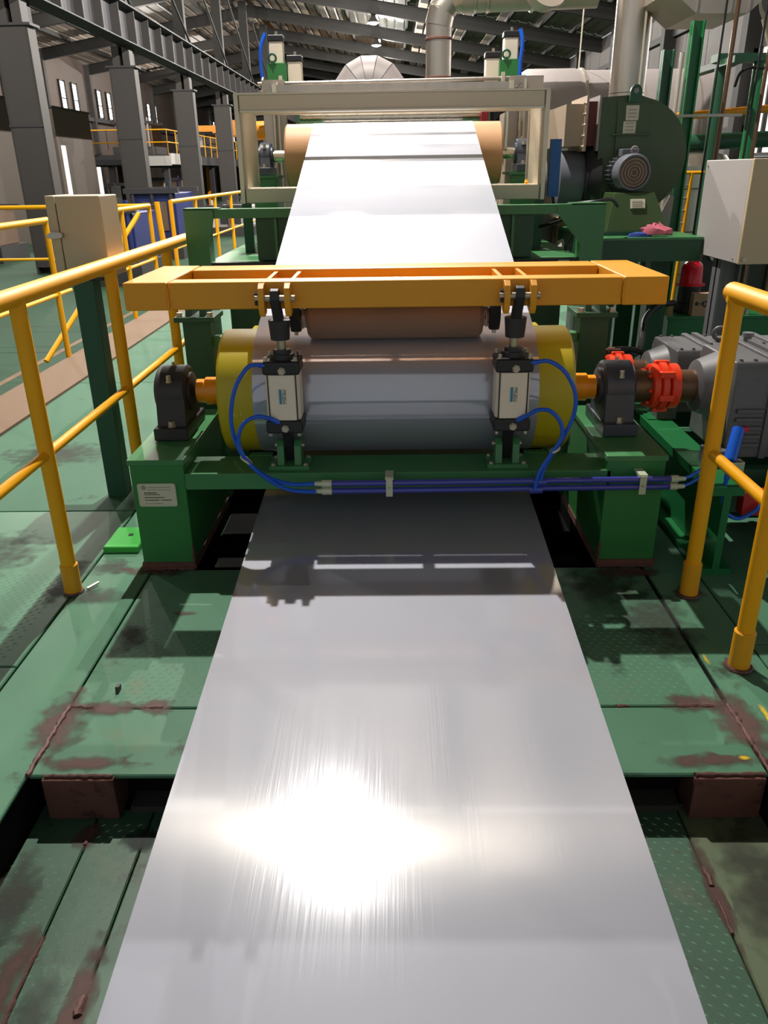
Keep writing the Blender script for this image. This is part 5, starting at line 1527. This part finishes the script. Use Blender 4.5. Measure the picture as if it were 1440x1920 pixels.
for i, (x, y, z, w, d, h, m, lab) in enumerate((
        (-5.6, 17.0, -0.45, 1.2, 2.0, 1.7, 'navy', 'navy blue machine rack behind the first left column'),
        (-8.8, 13.2, -0.45, 2.2, 1.6, 1.5, 'machine_dark', 'dark machine beyond the curb railing at the left edge'),
        (-6.2, 22.5, -0.45, 1.4, 2.4, 2.0, 'navy', 'navy blue machine stand beyond the second left column'),
        (-5.8, 30.5, -0.45, 1.6, 3.0, 1.2, 'machine_pale', 'pale cabinet row behind the far yellow railing'),
        (-6.0, 38.0, -0.45, 1.8, 3.0, 1.3, 'machine_pale', 'pale cabinet row beyond the fourth left column'),
        (-11.0, 21.5, -0.45, 2.0, 1.6, 1.6, 'machine_brown', 'brown frame machine before the beige wall block'),
        (-12.8, 36.2, -0.45, 2.0, 1.5, 2.0, 'machine_dark', 'dark machine under the front of the mezzanine'),
        (-11.2, 42.0, -0.45, 2.0, 2.0, 2.2, 'machine_brown', 'brown machine under the middle of the mezzanine'),
        (-13.0, 44.0, 2.4, 2.2, 2.0, 1.9, 'machine_brown', 'brown machine standing on the mezzanine front'),
        (-11.5, 50.0, 2.4, 2.4, 2.0, 1.6, 'machine_dark', 'dark machine standing at the middle of the mezzanine'),
        (-7.0, 50.0, -0.45, 3.0, 3.0, 2.4, 'navy', 'navy blue press under the orange crane'),
        (-9.5, 64.0, -0.45, 4.0, 3.0, 3.0, 'machine_pale', 'pale tall machine at the far end of the aisle'),
        (-5.0, 60.0, -0.45, 3.0, 3.0, 2.2, 'machine_dark', 'dark low machine at the far end of the aisle'),
        (5.2, 20.0, -0.45, 2.4, 3.0, 2.6, 'machine_pale', 'pale machine behind the pale header duct'),
        (3.0, 30.0, -0.45, 3.0, 4.0, 3.0, 'machine_dark', 'dark machine far down the right of the line'))):
    machine(x, y, z, w, d, h, m, lab, 100 + i)
gy = thing('gas_cylinder', 'pale grey gas cylinder standing at the left edge beyond the railing', 'gas cylinder', (-4.9, 8.6, -0.45))
obj('bottle', MB().lathe((-4.75, 8.9, -0.45), (0, 0, 1), [(0, 0.11), (1.15, 0.11), (1.3, 0.06), (1.36, 0.035), (1.42, 0.035)], 20), 'machine_pale', gy)
obj('valve', MB().cyl((-4.75, 8.9, 0.97), (-4.75, 8.9, 1.06), 0.02, 10), 'bolt_steel', gy)
bn = thing('safety_banner', 'red banner with white lower band on the far partition rail', 'banner', (-13.8, 39, 0.8))
obj('banner_cloth', MB().box(-12.95, -12.40, 35.0, 35.03, 0.95, 1.55), 'banner_red', bn)
obj('banner_stripe', MB().box(-12.92, -12.43, 34.985, 35.0, 1.33, 1.37).box(-12.92, -12.43, 34.985, 35.0, 1.17, 1.2).box(-12.95, -12.40, 34.985, 35.0, 0.78, 0.95), 'banner_white', bn)
obj('banner_post', MB().box(-13.0, -12.95, 35, 35.05, -0.45, 1.55).box(-12.4, -12.35, 35, 35.05, -0.45, 1.55), 'girder_grey', bn)
cr = thing('overhead_crane', 'orange gantry crane spanning the far part of the left aisle', 'crane', (-12, 54, 4.4))
obj('bridge_beam', MB().box(-12.5, -3.0, 55.2, 55.9, 3.8, 4.4), 'orange_crane', cr)
obj('bridge_beam', MB().box(-12.5, -3.0, 57.4, 58.1, 3.8, 4.4), 'orange_crane', cr)
for xa in (-12.5, -3.3):
    obj('gantry_leg', MB().box(xa, xa + 0.35, 56.4, 56.8, -0.45, 3.8), 'orange_crane', cr)
obj('crane_trolley', MB().box(-10.5, -9.5, 55.4, 57.9, 4.4, 4.7), 'orange_crane', cr)
obj('end_carriage', MB().box(-3.3, -2.9, 54.6, 58.7, 3.75, 4.45), 'orange_crane', cr)
for z, nm in ((1.925, 'upper'), (1.685, 'lower')):
    single('orange_tube', MB().cyl((-1.24, 7.35, z), (-1.086, 7.35, z + 0.004), 0.072, 20), 'orange_shaft', 'orange tube end beside the left beige upright, the %s one' % nm, 'pipe')
SC.cycles.max_bounces = 8
